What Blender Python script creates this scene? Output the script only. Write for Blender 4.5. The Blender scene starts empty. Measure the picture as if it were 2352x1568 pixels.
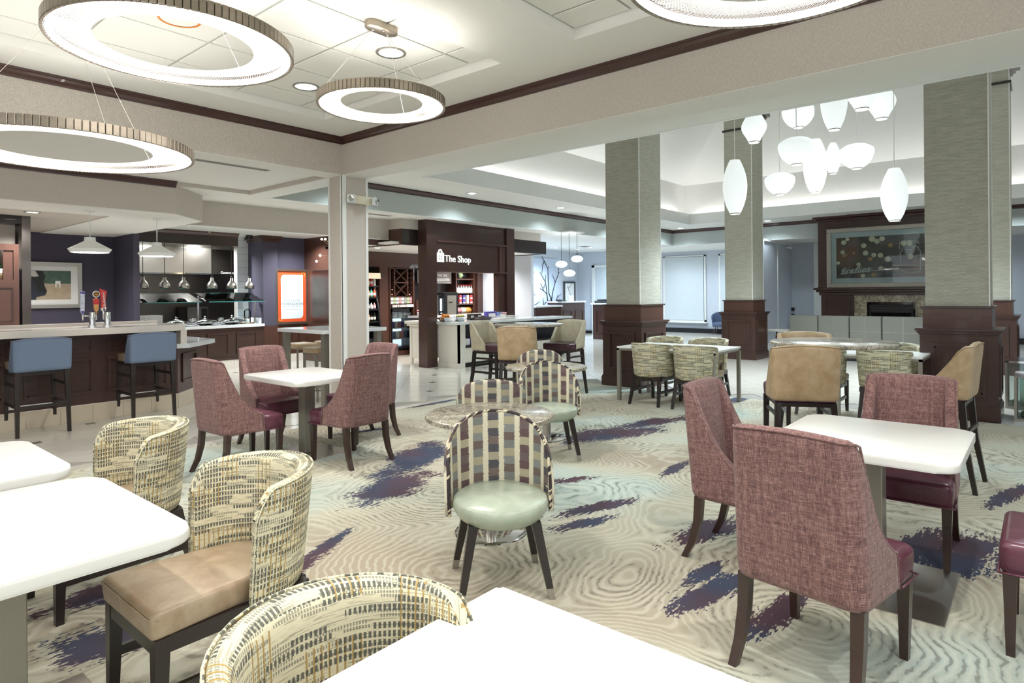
import bpy, bmesh, math, random
from mathutils import Vector, Matrix
random.seed(7)
PI = math.pi
EXPOSURE = 0.5; WORLD = 0.85; DIN = 1.9; LOB = 1.2; LANT = 0.38; COVE = 24; RING = 30
C = bpy.context.scene.collection

# ---------------------------------------------------------------- camera, world, exposure
CAM_H, CAM_F, CAM_YAW, CAM_ROLL, CAM_CY = 1.5, 1450.0, 0.7007, -0.0082, 673.6
cd = bpy.data.cameras.new('camera'); cam = bpy.data.objects.new('camera', cd); C.objects.link(cam)
cd.sensor_fit = 'HORIZONTAL'; cd.sensor_width = 36.0; cd.lens = 36.0 * CAM_F / 2352.0
cd.shift_x = 0.0; cd.shift_y = -(784 - CAM_CY) / 2352.0
cd.clip_start = 0.05; cd.clip_end = 200
_F = Vector((math.cos(CAM_YAW), math.sin(CAM_YAW), 0)); _R = Vector((math.sin(CAM_YAW), -math.cos(CAM_YAW), 0)); _U = Vector((0, 0, 1))
_R3 = math.cos(CAM_ROLL) * _R + math.sin(CAM_ROLL) * _U; _U3 = math.cos(CAM_ROLL) * _U - math.sin(CAM_ROLL) * _R
m = Matrix.Identity(4)
for r in range(3):
    m[r][0] = _R3[r]; m[r][1] = _U3[r]; m[r][2] = -_F[r]
m[2][3] = CAM_H; cam.matrix_world = m
bpy.context.scene.camera = cam
sc = bpy.context.scene
sc.view_settings.view_transform = 'Standard'; sc.view_settings.look = 'None'
sc.view_settings.gamma = 1.0; sc.view_settings.use_curve_mapping = False
sc.view_settings.exposure = EXPOSURE
sc.cycles.max_bounces = 6; sc.cycles.diffuse_bounces = 4; sc.cycles.glossy_bounces = 3; sc.cycles.transmission_bounces = 6
sc.cycles.caustics_reflective = False; sc.cycles.caustics_refractive = False
sc.cycles.adaptive_threshold = 0.03; sc.cycles.sample_clamp_indirect = 6.0
w = bpy.data.worlds.new('world'); sc.world = w; w.use_nodes = True
w.node_tree.nodes['Background'].inputs[0].default_value = (0.96, 0.98, 1.0, 1); w.node_tree.nodes['Background'].inputs[1].default_value = WORLD

def light(name, kind, loc, power, col=(1, 1, 1), size=0.2, rot=None, size_y=None, spot=None, blend=0.6):
    d = bpy.data.lights.new(name, kind); d.energy = power; d.color = col
    if kind == 'AREA':
        d.size = size
        if size_y: d.shape = 'RECTANGLE'; d.size_y = size_y
    else: d.shadow_soft_size = size
    if kind == 'SPOT': d.spot_size = spot or 2.2; d.spot_blend = blend
    o = bpy.data.objects.new(name, d); C.objects.link(o); o.location = loc
    if rot: o.rotation_euler = rot
    return o
WARM = (1.0, 0.975, 0.945); COOL = (0.80, 0.93, 1.0)

# ray helpers (used only to turn measured points into positions in metres)
def _ray(px, py): return _R3 * ((px - 1176) / CAM_F) + _U3 * ((CAM_CY - py) / CAM_F) + _F
def at_u(px, py, u): d = _ray(px, py); t = u / d.x; return Vector((u, d.y * t, CAM_H + d.z * t))
def at_v(px, py, v): d = _ray(px, py); t = v / d.y; return Vector((d.x * t, v, CAM_H + d.z * t))
def at_z(px, py, z): d = _ray(px, py); t = (z - CAM_H) / d.z; return Vector((d.x * t, d.y * t, z))

# ---------------------------------------------------------------- materials
def lin(h):
    h = h.lstrip('#'); r = [int(h[i:i + 2], 16) / 255 for i in (0, 2, 4)]
    return tuple((c / 12.92 if c <= 0.04045 else ((c + 0.055) / 1.055) ** 2.4) for c in r) + (1,)
class G:
    def __init__(s, name):
        s.m = bpy.data.materials.new(name); s.m.use_nodes = True; s.t = s.m.node_tree; s.n = s.t.nodes
        s.b = s.n['Principled BSDF']
    def add(s, typ, **kw):
        o = s.n.new('ShaderNode' + typ)
        for k, v in kw.items(): setattr(o, k, v)
        return o
    def put(s, sock, v):
        if isinstance(v, bpy.types.NodeSocket): s.t.links.new(v, sock)
        elif v is not None: sock.default_value = v
    def math(s, op, a, b=None, c=None, clamp=False):
        o = s.add('Math', operation=op, use_clamp=clamp); s.put(o.inputs[0], a)
        if b is not None: s.put(o.inputs[1], b)
        if c is not None: s.put(o.inputs[2], c)
        return o.outputs[0]
    def vmath(s, op, a, b=None, scale=None):
        o = s.add('VectorMath', operation=op); s.put(o.inputs[0], a)
        if b is not None: s.put(o.inputs[1], b)
        if scale is not None: s.put(o.inputs[3], scale)
        return o.outputs[1] if op in ('LENGTH', 'DISTANCE', 'DOT_PRODUCT') else o.outputs[0]
    def mix(s, f, a, b):
        o = s.add('Mix', data_type='RGBA'); s.put(o.inputs[0], f); s.put(o.inputs[6], a); s.put(o.inputs[7], b); return o.outputs[2]
    def obj(s): return s.add('TexCoord').outputs['Object']
    def uv(s): return s.add('TexCoord').outputs['UV']
    def map(s, v, scale=(1, 1, 1), rot=(0, 0, 0), loc=(0, 0, 0)):
        o = s.add('Mapping'); s.put(o.inputs[0], v); o.inputs[1].default_value = loc; o.inputs[2].default_value = rot; o.inputs[3].default_value = scale; return o.outputs[0]
    def noise(s, v, scale=5, detail=2, rough=0.5, dist=0, col=False):
        o = s.add('TexNoise'); s.put(o.inputs['Vector'], v); o.inputs['Scale'].default_value = scale; o.inputs['Detail'].default_value = detail
        o.inputs['Roughness'].default_value = rough; o.inputs['Distortion'].default_value = dist; return o.outputs[1 if col else 0]
    def white(s, v):
        o = s.add('TexWhiteNoise', noise_dimensions='3D'); s.put(o.inputs['Vector'], v); return o.outputs[0]
    def ramp(s, f, stops, interp='LINEAR'):
        o = s.add('ValToRGB'); e = o.color_ramp; e.interpolation = interp
        while len(e.elements) < len(stops): e.elements.new(0.5)
        for i, (p, c) in enumerate(stops): e.elements[i].position = p; e.elements[i].color = c if len(c) == 4 else tuple(c) + (1,)
        s.put(o.inputs[0], f); return o.outputs[0]
    def step(s, f, a, b): 
        o = s.add('MapRange'); s.put(o.inputs[0], f); o.inputs[1].default_value = a; o.inputs[2].default_value = b; return o.outputs[0]
    def sep(s, v): o = s.add('SeparateXYZ'); s.put(o.inputs[0], v); return o.outputs
    def comb(s, x=0, y=0, z=0): o = s.add('CombineXYZ'); s.put(o.inputs[0], x); s.put(o.inputs[1], y); s.put(o.inputs[2], z); return o.outputs[0]
    def bump(s, h, strength=0.3, dist=0.002):
        o = s.add('Bump'); s.put(o.inputs['Height'], h); o.inputs['Strength'].default_value = strength; o.inputs['Distance'].default_value = dist
        s.put(s.b.inputs['Normal'], o.outputs[0])
    def set(s, col=None, rough=None, metal=None, coat=None, spec=None, emit=None, es=None, alpha=None, trans=None, ior=None, sheen=None):
        b = s.b.inputs
        for k, v in (('Base Color', col), ('Roughness', rough), ('Metallic', metal), ('Coat Weight', coat), ('Specular IOR Level', spec), ('Emission Color', emit),
                     ('Emission Strength', es), ('Alpha', alpha), ('Transmission Weight', trans), ('IOR', ior), ('Sheen Weight', sheen)):
            if v is not None: s.put(b[k], v)
        return s.m
def plain(name, h, rough=0.5, metal=0.0, var=0.06, scale=6, **kw):
    g = G(name); c = lin(h); f = g.noise(g.obj(), scale, 3)
    d = tuple(x * (1 - var * 2) for x in c[:3]) + (1,); l = tuple(min(1, x * (1 + var)) for x in c[:3]) + (1,)
    return g.set(col=g.mix(f, d, l), rough=rough, metal=metal, **kw)
def wood(name, h1, h2, rough=0.35, scale=1.0, axis='z', coat=0.25):
    g = G(name); v = g.obj(); st = {'z': (14, 14, 1.1), 'x': (1.1, 14, 14), 'y': (14, 1.1, 14)}[axis]
    f = g.noise(g.map(v, tuple(a * scale for a in st)), 2.2, 5, 0.6, 0.6)
    f2 = g.noise(v, 1.6, 2)
    c = g.mix(g.math('MULTIPLY', g.math('ADD', f, f2), 0.5), lin(h1), lin(h2))
    return g.set(col=c, rough=rough, coat=coat)
def emitter(name, h, strength):
    g = G(name); c = lin(h); return g.set(col=c, emit=c, es=strength, rough=0.6)

M = {}
M['ceiling_white'] = plain('ceiling_white', '#e9e8e3', 0.85, var=0.01)
M['ceiling_tile'] = plain('ceiling_tile', '#e6e5df', 0.9, var=0.02, scale=60)
M['tbar'] = plain('tbar', '#c4c4bf', 0.6, var=0.01)
def wallpaper(name, h1, h2, sx=260, rows=60, bump=0.25):
    g = G(name); v = g.obj(); a = g.noise(g.map(v, (sx, sx, 40)), 1.0, 2); b = g.noise(g.map(v, (60, 60, 220)), 1.0, 2)
    f = g.math('MULTIPLY', g.math('ADD', a, b), 0.5); f = g.step(f, 0.35, 0.65)
    g.bump(f, bump, 0.0015); return g.set(col=g.mix(f, lin(h1), lin(h2)), rough=0.8)
M['wallpaper'] = wallpaper('wallpaper', '#b9b1a7', '#d3ccc3')
M['wallpaper_cool'] = wallpaper('wallpaper_cool', '#aeb6b2', '#c4cbc8')
def weave_wall():
    g = G('woven_wallcover'); x, y, z = g.sep(g.obj()); s = g.math('ADD', x, y)
    row = g.math('MULTIPLY', z, 62.0); ri = g.math('FLOOR', row)
    col = g.math('ADD', g.math('MULTIPLY', s, 9.0), g.math('MULTIPLY', g.math('MODULO', ri, 2.0), 0.5)); ci = g.math('FLOOR', col)
    fr = g.math('FRACT', g.math('ADD', row, g.math('MULTIPLY', g.math('SINE', g.math('MULTIPLY', s, 56.0)), 0.35)))
    h = g.math('SINE', g.math('MULTIPLY', fr, PI)); wn = g.white(g.comb(ci, ri, 0))
    f = g.math('ADD', g.math('MULTIPLY', h, 0.6), g.math('MULTIPLY', wn, 0.4))
    g.bump(f, 0.6, 0.004); return g.set(col=g.mix(f, lin('#959487'), lin('#bfbeb0')), rough=0.75)
M['woven'] = weave_wall()
M['cherry'] = wood('cherry_wood', '#291915', '#4f332b')
M['cherry_x'] = wood('cherry_wood_x', '#2a1a16', '#4f342c', axis='x')
M['cherry_red'] = wood('cherry_red', '#3b251e', '#5e3f34')
M['crown_wood'] = wood('crown_wood', '#2c1512', '#4d2b25', axis='x', rough=0.3)
M['espresso'] = wood('espresso_wood', '#17110f', '#2d221f', rough=0.35)
M['walnut_leg'] = wood('walnut_leg', '#2a1c18', '#46312a', rough=0.32)
M['pale_wood'] = wood('pale_wood', '#cfc9be', '#e2ddd3', rough=0.4, coat=0.1)
M['white_solid'] = plain('white_solid_surface', '#eff0ec', 0.3, var=0.015, scale=3, coat=0.2)
M['quartz'] = plain('cream_quartz', '#e4ded6', 0.15, var=0.03, scale=2, coat=0.4)
M['quartz_white'] = plain('white_quartz', '#e3e8ea', 0.12, var=0.03, scale=2, coat=0.4)
M['steel'] = plain('brushed_steel', '#b9b4ac', 0.32, 1.0, var=0.05, scale=4)
M['steel_dark'] = plain('dark_steel', '#6c6662', 0.3, 1.0, var=0.2, scale=1.5)
M['chrome'] = plain('chrome', '#dadada', 0.08, 1.0, var=0.02)
M['gray_metal'] = plain('gray_metal', '#a39e95', 0.38, 0.7, var=0.04)
M['champagne'] = plain('champagne_metal', '#a89d90', 0.3, 0.9, var=0.15, scale=20)
M['black'] = plain('black_plastic', '#17181a', 0.35, var=0.1)
M['black_glass'] = plain('black_glass', '#0b0c0e', 0.06, var=0.1, coat=0.5)
M['purple_wall'] = plain('purple_wall', '#474354', 0.75, var=0.03, scale=90)
M['white_paint'] = plain('white_paint', '#eceeec', 0.45, var=0.01)
M['cool_wall'] = plain('cool_wall', '#c9d0da', 0.8, var=0.02)
M['shade_blind'] = plain('roller_shade', '#ced8dd', 0.8, var=0.02)
M['glow_white'] = emitter('glow_white', '#ffffff', 6)
M['glow_ring'] = emitter('glow_ring', '#fffcf6', RING)
M['glow_string'] = emitter('glow_string', '#fffaf2', 0.5)
M['glow_cool'] = emitter('glow_cool', '#eef8ff', 7)
M['glow_warm'] = emitter('glow_warm', '#ffd9a8', 30)
M['wire'] = plain('wire', '#d8d4cc', 0.4, 0.6)
def glass(name, h, alpha=0.25):
    g = G(name); tr = g.add('BsdfTransparent'); c = lin(h); tr.inputs[0].default_value = tuple(1 - (1 - x) * alpha * 2 for x in c[:3]) + (1,)
    gl = g.add('BsdfGlossy'); gl.inputs['Roughness'].default_value = 0.03; fr = g.add('Fresnel'); fr.inputs[0].default_value = 1.5; mx = g.add('MixShader')
    g.put(mx.inputs[0], fr.outputs[0]); g.put(mx.inputs[1], tr.outputs[0]); g.put(mx.inputs[2], gl.outputs[0]); g.put(g.n['Material Output'].inputs[0], mx.outputs[0]); return g.m
M['glass_teal'] = glass('glass_teal', '#6fb0ae', 0.45)
M['glass'] = glass('glass_clear', '#e8f4f4', 0.2)

def tweed():
    g = G('plum_tweed'); uv = g.uv()
    a = g.noise(g.map(uv, (520, 30, 1)), 1, 2, 0.6); b = g.noise(g.map(uv, (30, 520, 1)), 1, 2, 0.6)
    c = g.noise(g.map(uv, (70, 6, 1)), 1, 2); e = g.noise(g.map(uv, (6, 70, 1)), 1, 2); d = g.noise(g.map(uv, (26, 420, 1), loc=(3, 7, 0)), 1, 1)
    f = g.math('ADD', g.math('MULTIPLY', g.math('ADD', a, b), 0.36), g.math('MULTIPLY', g.math('ADD', c, e), 0.14))
    f = g.step(f, 0.40, 0.60); col = g.ramp(f, [(0, lin('#4e3436')), (0.5, lin('#7e5b59')), (1, lin('#ad8a84'))])
    slub = g.step(d, 0.69, 0.74); col = g.mix(g.math('MULTIPLY', slub, 0.7), col, lin('#dcc3ba'))
    g.bump(f, 0.35, 0.001); return g.set(col=col, rough=0.85, sheen=0.15)
M['tweed'] = tweed()
def leather(name, h1, h2, rough=0.36):
    g = G(name); v = g.obj(); f = g.noise(v, 9, 4, 0.6, 0.4); f2 = g.noise(v, 420, 2)
    g.bump(f2, 0.12, 0.0006); return g.set(col=g.mix(g.step(f, 0.35, 0.65), lin(h1), lin(h2)), rough=rough)
M['maroon'] = leather('maroon_vinyl', '#572c3a', '#683b4c', 0.28)
M['maroon_dark'] = leather('aubergine_vinyl', '#3c2129', '#4c2c36', 0.32)
M['purple_seat'] = leather('purple_vinyl', '#522742', '#66395a', 0.33)
M['tan'] = leather('tan_leather', '#a88f6d', '#bfa98a', 0.4)
M['tan_pale'] = leather('pale_tan_leather', '#b0a68c', '#c3bba3', 0.42)
M['taupe'] = leather('taupe_leather', '#a28a70', '#b7a48b', 0.38)
M['sage'] = leather('sage_vinyl', '#a3ad9c', '#b4bfae', 0.3)
M['denim'] = plain('denim_fabric', '#74859f', 0.9, var=0.18, scale=300)
M['blue_fabric'] = plain('slate_blue_fabric', '#56647e', 0.9, var=0.15, scale=120)
M['gray_tweed'] = plain('gray_tweed', '#7d7d74', 0.9, var=0.35, scale=140)
def dash_fabric():
    g = G('dash_weave_fabric'); uv = g.uv(); x, y, _ = g.sep(uv)
    nx = g.noise(g.map(uv, (9, 9, 1)), 1, 2); y2 = g.math('ADD', y, g.math('MULTIPLY', nx, 0.012))
    def band(rowh, dashw, seed, thr, cw):
        r = g.math('FLOOR', g.math('DIVIDE', y2, rowh)); rf = g.math('FRACT', g.math('DIVIDE', y2, rowh))
        xf = g.math('FRACT', g.math('DIVIDE', x, dashw)); cx = g.math('FLOOR', g.math('DIVIDE', g.math('ADD', x, g.math('MULTIPLY', g.white(g.comb(r, seed, 1)), 0.2)), cw))
        wn = g.white(g.comb(cx, r, seed))
        inrow = g.math('MULTIPLY', g.math('GREATER_THAN', rf, 0.28), g.math('GREATER_THAN', xf, 0.42))
        return g.math('MULTIPLY', inrow, g.math('GREATER_THAN', wn, thr))
    b1 = band(0.020, 0.013, 2.0, 0.45, 0.10); b2 = band(0.011, 0.008, 5.0, 0.5, 0.07)
    ln = g.math('GREATER_THAN', g.noise(g.map(uv, (10, 210, 1)), 1, 2), 0.585)
    vl = g.math('MULTIPLY', g.math('GREATER_THAN', g.math('FRACT', g.math('DIVIDE', x, 0.021)), 0.74), g.math('GREATER_THAN', g.white(g.comb(g.math('FLOOR', g.math('DIVIDE', x, 0.084)), g.math('FLOOR', g.math('DIVIDE', y2, 0.09)), 9)), 0.60))
    cream = g.mix(g.noise(g.map(uv, (40, 300, 1)), 1, 2), lin('#cbc3a0'), lin('#eee8ce'))
    c = g.mix(g.math('MULTIPLY', ln, 0.65), cream, lin('#8f8a76'))
    c = g.mix(g.math('MULTIPLY', b2, 0.75), c, lin('#76766a')); c = g.mix(g.math('MULTIPLY', vl, 0.85), c, lin('#a98a45'))
    c = g.mix(g.math('MULTIPLY', b1, 0.9), c, lin('#4f524d'))
    g.bump(b1, 0.15, 0.0008); return g.set(col=c, rough=0.8)
M['dash'] = dash_fabric()
def ikat():
    g = G('ikat_check_fabric'); uv = g.uv(); x, y, _ = g.sep(uv)
    edge = g.math('MULTIPLY', g.math('SUBTRACT', g.noise(g.map(uv, (8, 330, 1)), 1, 1), 0.5), 0.22)
    cs = g.math('ADD', g.math('DIVIDE', x, 0.100), 0.5); ci = g.math('FLOOR', cs); cf = g.math('FRACT', cs)
    dist = g.math('ABSOLUTE', g.math('SUBTRACT', cf, 0.5)); blk = g.math('LESS_THAN', g.math('ADD', dist, edge), 0.335)
    yy = g.math('ADD', y, g.math('MULTIPLY', g.math('MODULO', ci, 2.0), 0.021)); ri = g.math('FLOOR', g.math('DIVIDE', yy, 0.044))
    odd = g.math('MODULO', g.math('ABSOLUTE', ri), 4.0)
    k = g.math('ABSOLUTE', g.math('MODULO', g.math('ADD', ri, g.math('MULTIPLY', ci, 2.0)), 4.0))
    wn = g.math('FRACT', g.math('ADD', g.math('MULTIPLY', k, 0.25), g.math('MULTIPLY', g.white(g.comb(ci, 0, 3)), 0.0)))
    side = g.math('LESS_THAN', g.math('MODULO', g.math('ABSOLUTE', ci), 2.0), 0.5)
    pa = g.ramp(wn, [(0, lin('#23273a')), (0.24, lin('#a79f87')), (0.49, lin('#23273a')), (0.74, lin('#63504c'))], 'CONSTANT')
    pb = g.ramp(wn, [(0, lin('#6d7472')), (0.24, lin('#5a4643')), (0.49, lin('#7b8180')), (0.74, lin('#a9a084'))], 'CONSTANT')
    pc = g.ramp(wn, [(0, lin('#4c2633')), (0.24, lin('#594447')), (0.49, lin('#4c2633')), (0.74, lin('#b0a78c'))], 'CONSTANT')
    is2 = g.math('COMPARE', g.math('MODULO', g.math('ABSOLUTE', ci), 4.0), 2.0, 0.4)
    pe = g.mix(is2, pa, pc); col = g.mix(side, pb, pe)
    col = g.mix(g.math('MULTIPLY', g.noise(g.map(uv, (20, 700, 1)), 1, 2), 0.35), col, lin('#a8a29a'))
    return g.set(col=g.mix(blk, lin('#d9d3bd'), col), rough=0.8)
M['ikat'] = ikat()
def striped_piping():
    g = G('striped_piping'); x, y, z = g.sep(g.obj()); s = g.math('ADD', g.math('MULTIPLY', x, 1.0), g.math('MULTIPLY', z, 1.3))
    f = g.noise(g.comb(s, y, 0), 16, 1); return g.set(col=g.ramp(f, [(0, lin('#2c2226')), (0.46, lin('#2c2226')), (0.5, lin('#cfc5a8')), (0.6, lin('#cfc5a8')), (0.62, lin('#4a3a38'))], 'CONSTANT'), rough=0.35)
M['piping'] = striped_piping()
def granite():
    g = G('speckled_granite'); v = g.obj(); a = g.noise(v, 90, 4, 0.7); b = g.noise(v, 9, 3, 0.6, 1.2)
    vo = g.add('TexVoronoi'); g.put(vo.inputs['Vector'], v); vo.inputs['Scale'].default_value = 130
    c = g.ramp(g.math('MULTIPLY', g.math('ADD', a, b), 0.5), [(0.30, lin('#5d584e')), (0.45, lin('#8f8a7c')), (0.55, lin('#b9b29f')), (0.7, lin('#d6d0bd'))])
    sp = g.math('GREATER_THAN', g.sep(vo.outputs['Color'])[0], 0.88)
    return g.set(col=g.mix(g.math('MULTIPLY', sp, 0.8), c, lin('#4a3d38')), rough=0.2, coat=0.15)
M['granite'] = granite()
def marble():
    g = G('brown_marble'); v = g.obj(); a = g.noise(v, 8, 6, 0.65, 1.5); return g.set(col=g.ramp(a, [(0.35, lin('#6d6354')), (0.5, lin('#9a8f7b')), (0.62, lin('#c2b8a2'))]), rough=0.2)
M['marble'] = marble()
def floortile():
    g = G('porcelain_tile'); v = g.obj(); w = g.white(g.add('ObjectInfo').outputs['Location']); a = g.noise(g.map(v, (2.5, 9, 1)), 1, 4)
    c = g.mix(a, lin('#c9c4b9'), lin('#ddd9cf')); return g.set(col=c, rough=0.16, coat=0.2)
M['tile'] = floortile()
M['grout'] = plain('grout', '#8f8b84', 0.7, var=0.05)
M['toe_tile'] = plain('beige_toe_tile', '#cfc3ae', 0.25, var=0.05, scale=4)
M['accent'] = plain('accent_tile', '#5f5a58', 0.25)
BLOBS = []
def carpet():
    g = G('contour_carpet'); v = g.obj(); x, y, z = g.sep(v); P = g.comb(x, y, 0)
    dn = g.noise(P, 3.2, 3, 0.6, col=True); P2 = g.vmath('ADD', P, g.vmath('SCALE', g.vmath('SUBTRACT', dn, (0.5, 0.5, 0.5)), scale=0.16))
    vo = g.add('TexVoronoi', feature='SMOOTH_F1'); g.put(vo.inputs['Vector'], P2); vo.inputs['Scale'].default_value = 0.95; vo.inputs['Smoothness'].default_value = 0.25
    d = vo.outputs['Distance']
    low = g.noise(P, 0.8, 2); ridge = g.math('SINE', g.math('MULTIPLY', g.math('ADD', d, g.math('MULTIPLY', low, 0.6)), 150.0))
    brk = g.noise(g.map(P2, (9, 16, 1)), 1, 3, 0.7); thick = g.math('MULTIPLY', g.math('SUBTRACT', g.noise(P, 1.7, 2), 0.42), 2.4)
    line = g.step(g.math('ADD', g.math('ADD', ridge, g.math('MULTIPLY', g.math('SUBTRACT', brk, 0.5), 3.2)), thick), 0.95, 1.5)
    dens = g.step(g.noise(P, 1.15, 2), 0.36, 0.50); line = g.math('MULTIPLY', line, dens)
    fine = g.noise(P, 260, 2); tone = g.noise(P, 0.55, 2)
    base = g.ramp(tone, [(0.36, lin('#a99d8a')), (0.5, lin('#bbb8a5')), (0.62, lin('#b2c2bb'))])
    base = g.mix(g.math('MULTIPLY', g.math('ABSOLUTE', g.math('MINIMUM', ridge, 0.0)), 0.35), base, lin('#dde0d0'))
    base = g.mix(g.math('MULTIPLY', g.step(fine, 0.35, 0.75), 0.25), base, lin('#8c8474'))
    lc = g.mix(g.noise(P, 0.9, 1), lin('#5d554b'), lin('#70706a'))
    col = g.mix(g.math('MULTIPLY', line, 0.6), base, lc)
    m = None
    for (bx, by, ang, rx, ry) in BLOBS:
        q = g.map(P, (1, 1, 1), loc=(-bx, -by, 0)); q = g.map(q, (1 / rx, 1 / ry, 1), rot=(0, 0, 0)) if ang == 0 else g.vmath('MULTIPLY', g.map(q, (1, 1, 1), rot=(0, 0, -ang)), (1 / rx, 1 / ry, 1))
        s = g.math('SUBTRACT', 1.0, g.vmath('LENGTH', q)); m = s if m is None else g.math('MAXIMUM', m, s)
    if m is not None:
        big = g.noise(P, 3.0, 4, 0.65); streak = g.noise(g.map(P, (5, 42, 1), rot=(0, 0, 0.35)), 1, 3, 0.7)
        e = g.math('ADD', g.math('MULTIPLY', m, 1.0), g.math('ADD', g.math('MULTIPLY', g.math('SUBTRACT', big, 0.5), 2.2), g.math('MULTIPLY', g.math('SUBTRACT', streak, 0.5), 2.0)))
        mask = g.step(g.math('ADD', e, g.math('MULTIPLY', g.math('SUBTRACT', g.noise(g.map(P, (30, 75, 1), rot=(0, 0, 0.35)), 1, 2), 0.5), 1.6)), -0.08, 0.0)
        pc = g.mix(g.step(g.noise(P, 1.3, 2), 0.42, 0.6), lin('#452c38'), lin('#2a3850'))
        pc = g.mix(g.math('MULTIPLY', g.step(fine, 0.4, 0.7), 0.3), pc, lin('#7a6f7a'))
        col = g.mix(mask, col, pc)
    g.bump(g.math('SUBTRACT', fine, g.math('MULTIPLY', line, 0.6)), 0.5, 0.004)
    return g.set(col=col, rough=0.95)

# ---------------------------------------------------------------- mesh helpers
class MB:
    def __init__(s): s.bm = bmesh.new(); s.uvl = s.bm.loops.layers.uv.new('UVMap')
    def box(s, x0, y0, z0, x1, y1, z1, bev=0, seg=2):
        b = s.bm; x0, x1 = min(x0, x1), max(x0, x1); y0, y1 = min(y0, y1), max(y0, y1); z0, z1 = min(z0, z1), max(z0, z1)
        vs = [b.verts.new(p) for p in ((x0, y0, z0), (x1, y0, z0), (x1, y1, z0), (x0, y1, z0), (x0, y0, z1), (x1, y0, z1), (x1, y1, z1), (x0, y1, z1))]
        fs = [b.faces.new([vs[i] for i in f]) for f in ((0, 3, 2, 1), (4, 5, 6, 7), (0, 1, 5, 4), (1, 2, 6, 5), (2, 3, 7, 6), (3, 0, 4, 7))]
        if bev:
            es = {e for f in fs for e in f.edges}
            bmesh.ops.bevel(b, geom=list(es), offset=bev, segments=seg, profile=0.5, affect='EDGES')
        return s
    def loft(s, rings, cap=True, uvs=1.0):
        b = s.bm; R = [[b.verts.new(p) for p in r] for r in rings]; n = len(R[0]); L = 0
        for i in range(len(R) - 1):
            h = (R[i + 1][0].co - R[i][0].co).length; a = 0
            for j in range(n):
                k = (j + 1) % n; wd = (R[i][k].co - R[i][j].co).length
                try: f = b.faces.new((R[i][j], R[i][k], R[i + 1][k], R[i + 1][j]))
                except ValueError: continue
                for l, q in zip(f.loops, ((a, L), (a + wd, L), (a + wd, L + h), (a, L + h))): l[s.uvl].uv = q
                a += wd
            L += h
        if cap:
            for r in (R[0][::-1], R[-1]):
                try: b.faces.new(r)
                except ValueError: pass
        return s
    def prism(s, pts, z0, z1, bev=0, seg=2):
        b = s.bm; lo = [b.verts.new((x, y, z0)) for x, y in pts]; hi = [b.verts.new((x, y, z1)) for x, y in pts]; n = len(pts)
        fs = [b.faces.new(lo[::-1]), b.faces.new(hi)]
        fs += [b.faces.new((lo[i], lo[(i + 1) % n], hi[(i + 1) % n], hi[i])) for i in range(n)]
        if bev:
            es = {e for f in fs[:2] for e in f.edges}
            bmesh.ops.bevel(b, geom=list(es), offset=bev, segments=seg, profile=0.5, affect='EDGES')
        return s
    def lathe(s, prof, n=32, at=(0, 0, 0), rib=0.0, ribn=0, cap=False):
        rings = []
        for r, z in prof:
            rings.append([(at[0] + r * (1 + (rib * math.cos(ribn * 2 * PI * j / n) if ribn else 0)) * math.cos(2 * PI * j / n), at[1] + r * (1 + (rib * math.cos(ribn * 2 * PI * j / n) if ribn else 0)) * math.sin(2 * PI * j / n), at[2] + z) for j in range(n)])
        return s.loft(rings, cap=cap)
    def cyl(s, x, y, z0, z1, r, n=16, r2=None): return s.lathe([(r, z0), (r if r2 is None else r2, z1)], n, (x, y, 0), cap=True)
    def tube(s, pts, r=0.005, n=6, closed=False, rs=None):
        pts = [Vector(p) for p in pts]; rings = []; N = len(pts); up = Vector((0, 0, 1)); prev = None
        for i, p in enumerate(pts):
            a = pts[(i - 1) % N] if (closed or i > 0) else p; c = pts[(i + 1) % N] if (closed or i < N - 1) else p
            t = (c - a).normalized() if (c - a).length > 1e-9 else Vector((0, 0, 1))
            if prev is None:
                x = t.cross(up)
                if x.length < 1e-3: x = t.cross(Vector((1, 0, 0)))
            else: x = prev - t * prev.dot(t)
            x.normalize(); prev = x; y = t.cross(x); rr = rs[i] if rs else r
            rings.append([tuple(p + x * rr * math.cos(2 * PI * k / n) + y * rr * math.sin(2 * PI * k / n)) for k in range(n)])
        if closed: rings.append(rings[0])
        return s.loft(rings, cap=not closed)
    def grid(s, P, UV=None, flip=False):
        b = s.bm; V = [[b.verts.new(p) for p in row] for row in P]
        for i in range(len(V) - 1):
            for j in range(len(V[0]) - 1):
                q = [V[i][j], V[i][j + 1], V[i + 1][j + 1], V[i + 1][j]]; u = [(i, j), (i, j + 1), (i + 1, j + 1), (i + 1, j)]
                if flip: q.reverse(); u.reverse()
                try: f = b.faces.new(q)
                except ValueError: continue
                if UV:
                    for l, (a, c) in zip(f.loops, u): l[s.uvl].uv = UV[a][c]
        return s
    def move(s, M4): bmesh.ops.transform(s.bm, matrix=M4, verts=s.bm.verts[:]); return s
    def weld(s, d=1e-4): bmesh.ops.remove_doubles(s.bm, verts=s.bm.verts[:], dist=d); return s
    def build(s, name, mat, parent=None, smooth=False, subsurf=0, loc=None, kind=None, autosmooth=None, label=None):
        me = bpy.data.meshes.new(name); bmesh.ops.recalc_face_normals(s.bm, faces=s.bm.faces[:]); s.bm.to_mesh(me); s.bm.free()
        me.materials.append(M[mat] if isinstance(mat, str) else mat); o = bpy.data.objects.new(name, me); C.objects.link(o)
        if smooth:
            me.shade_smooth()
            if autosmooth: me.set_sharp_from_angle(angle=autosmooth)
        if subsurf: md = o.modifiers.new('sub', 'SUBSURF'); md.levels = subsurf; md.render_levels = subsurf
        if parent: o.parent = parent
        if loc: o.location = loc
        if kind: o['kind'] = kind
        if label: o['label'] = label
        return o
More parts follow.
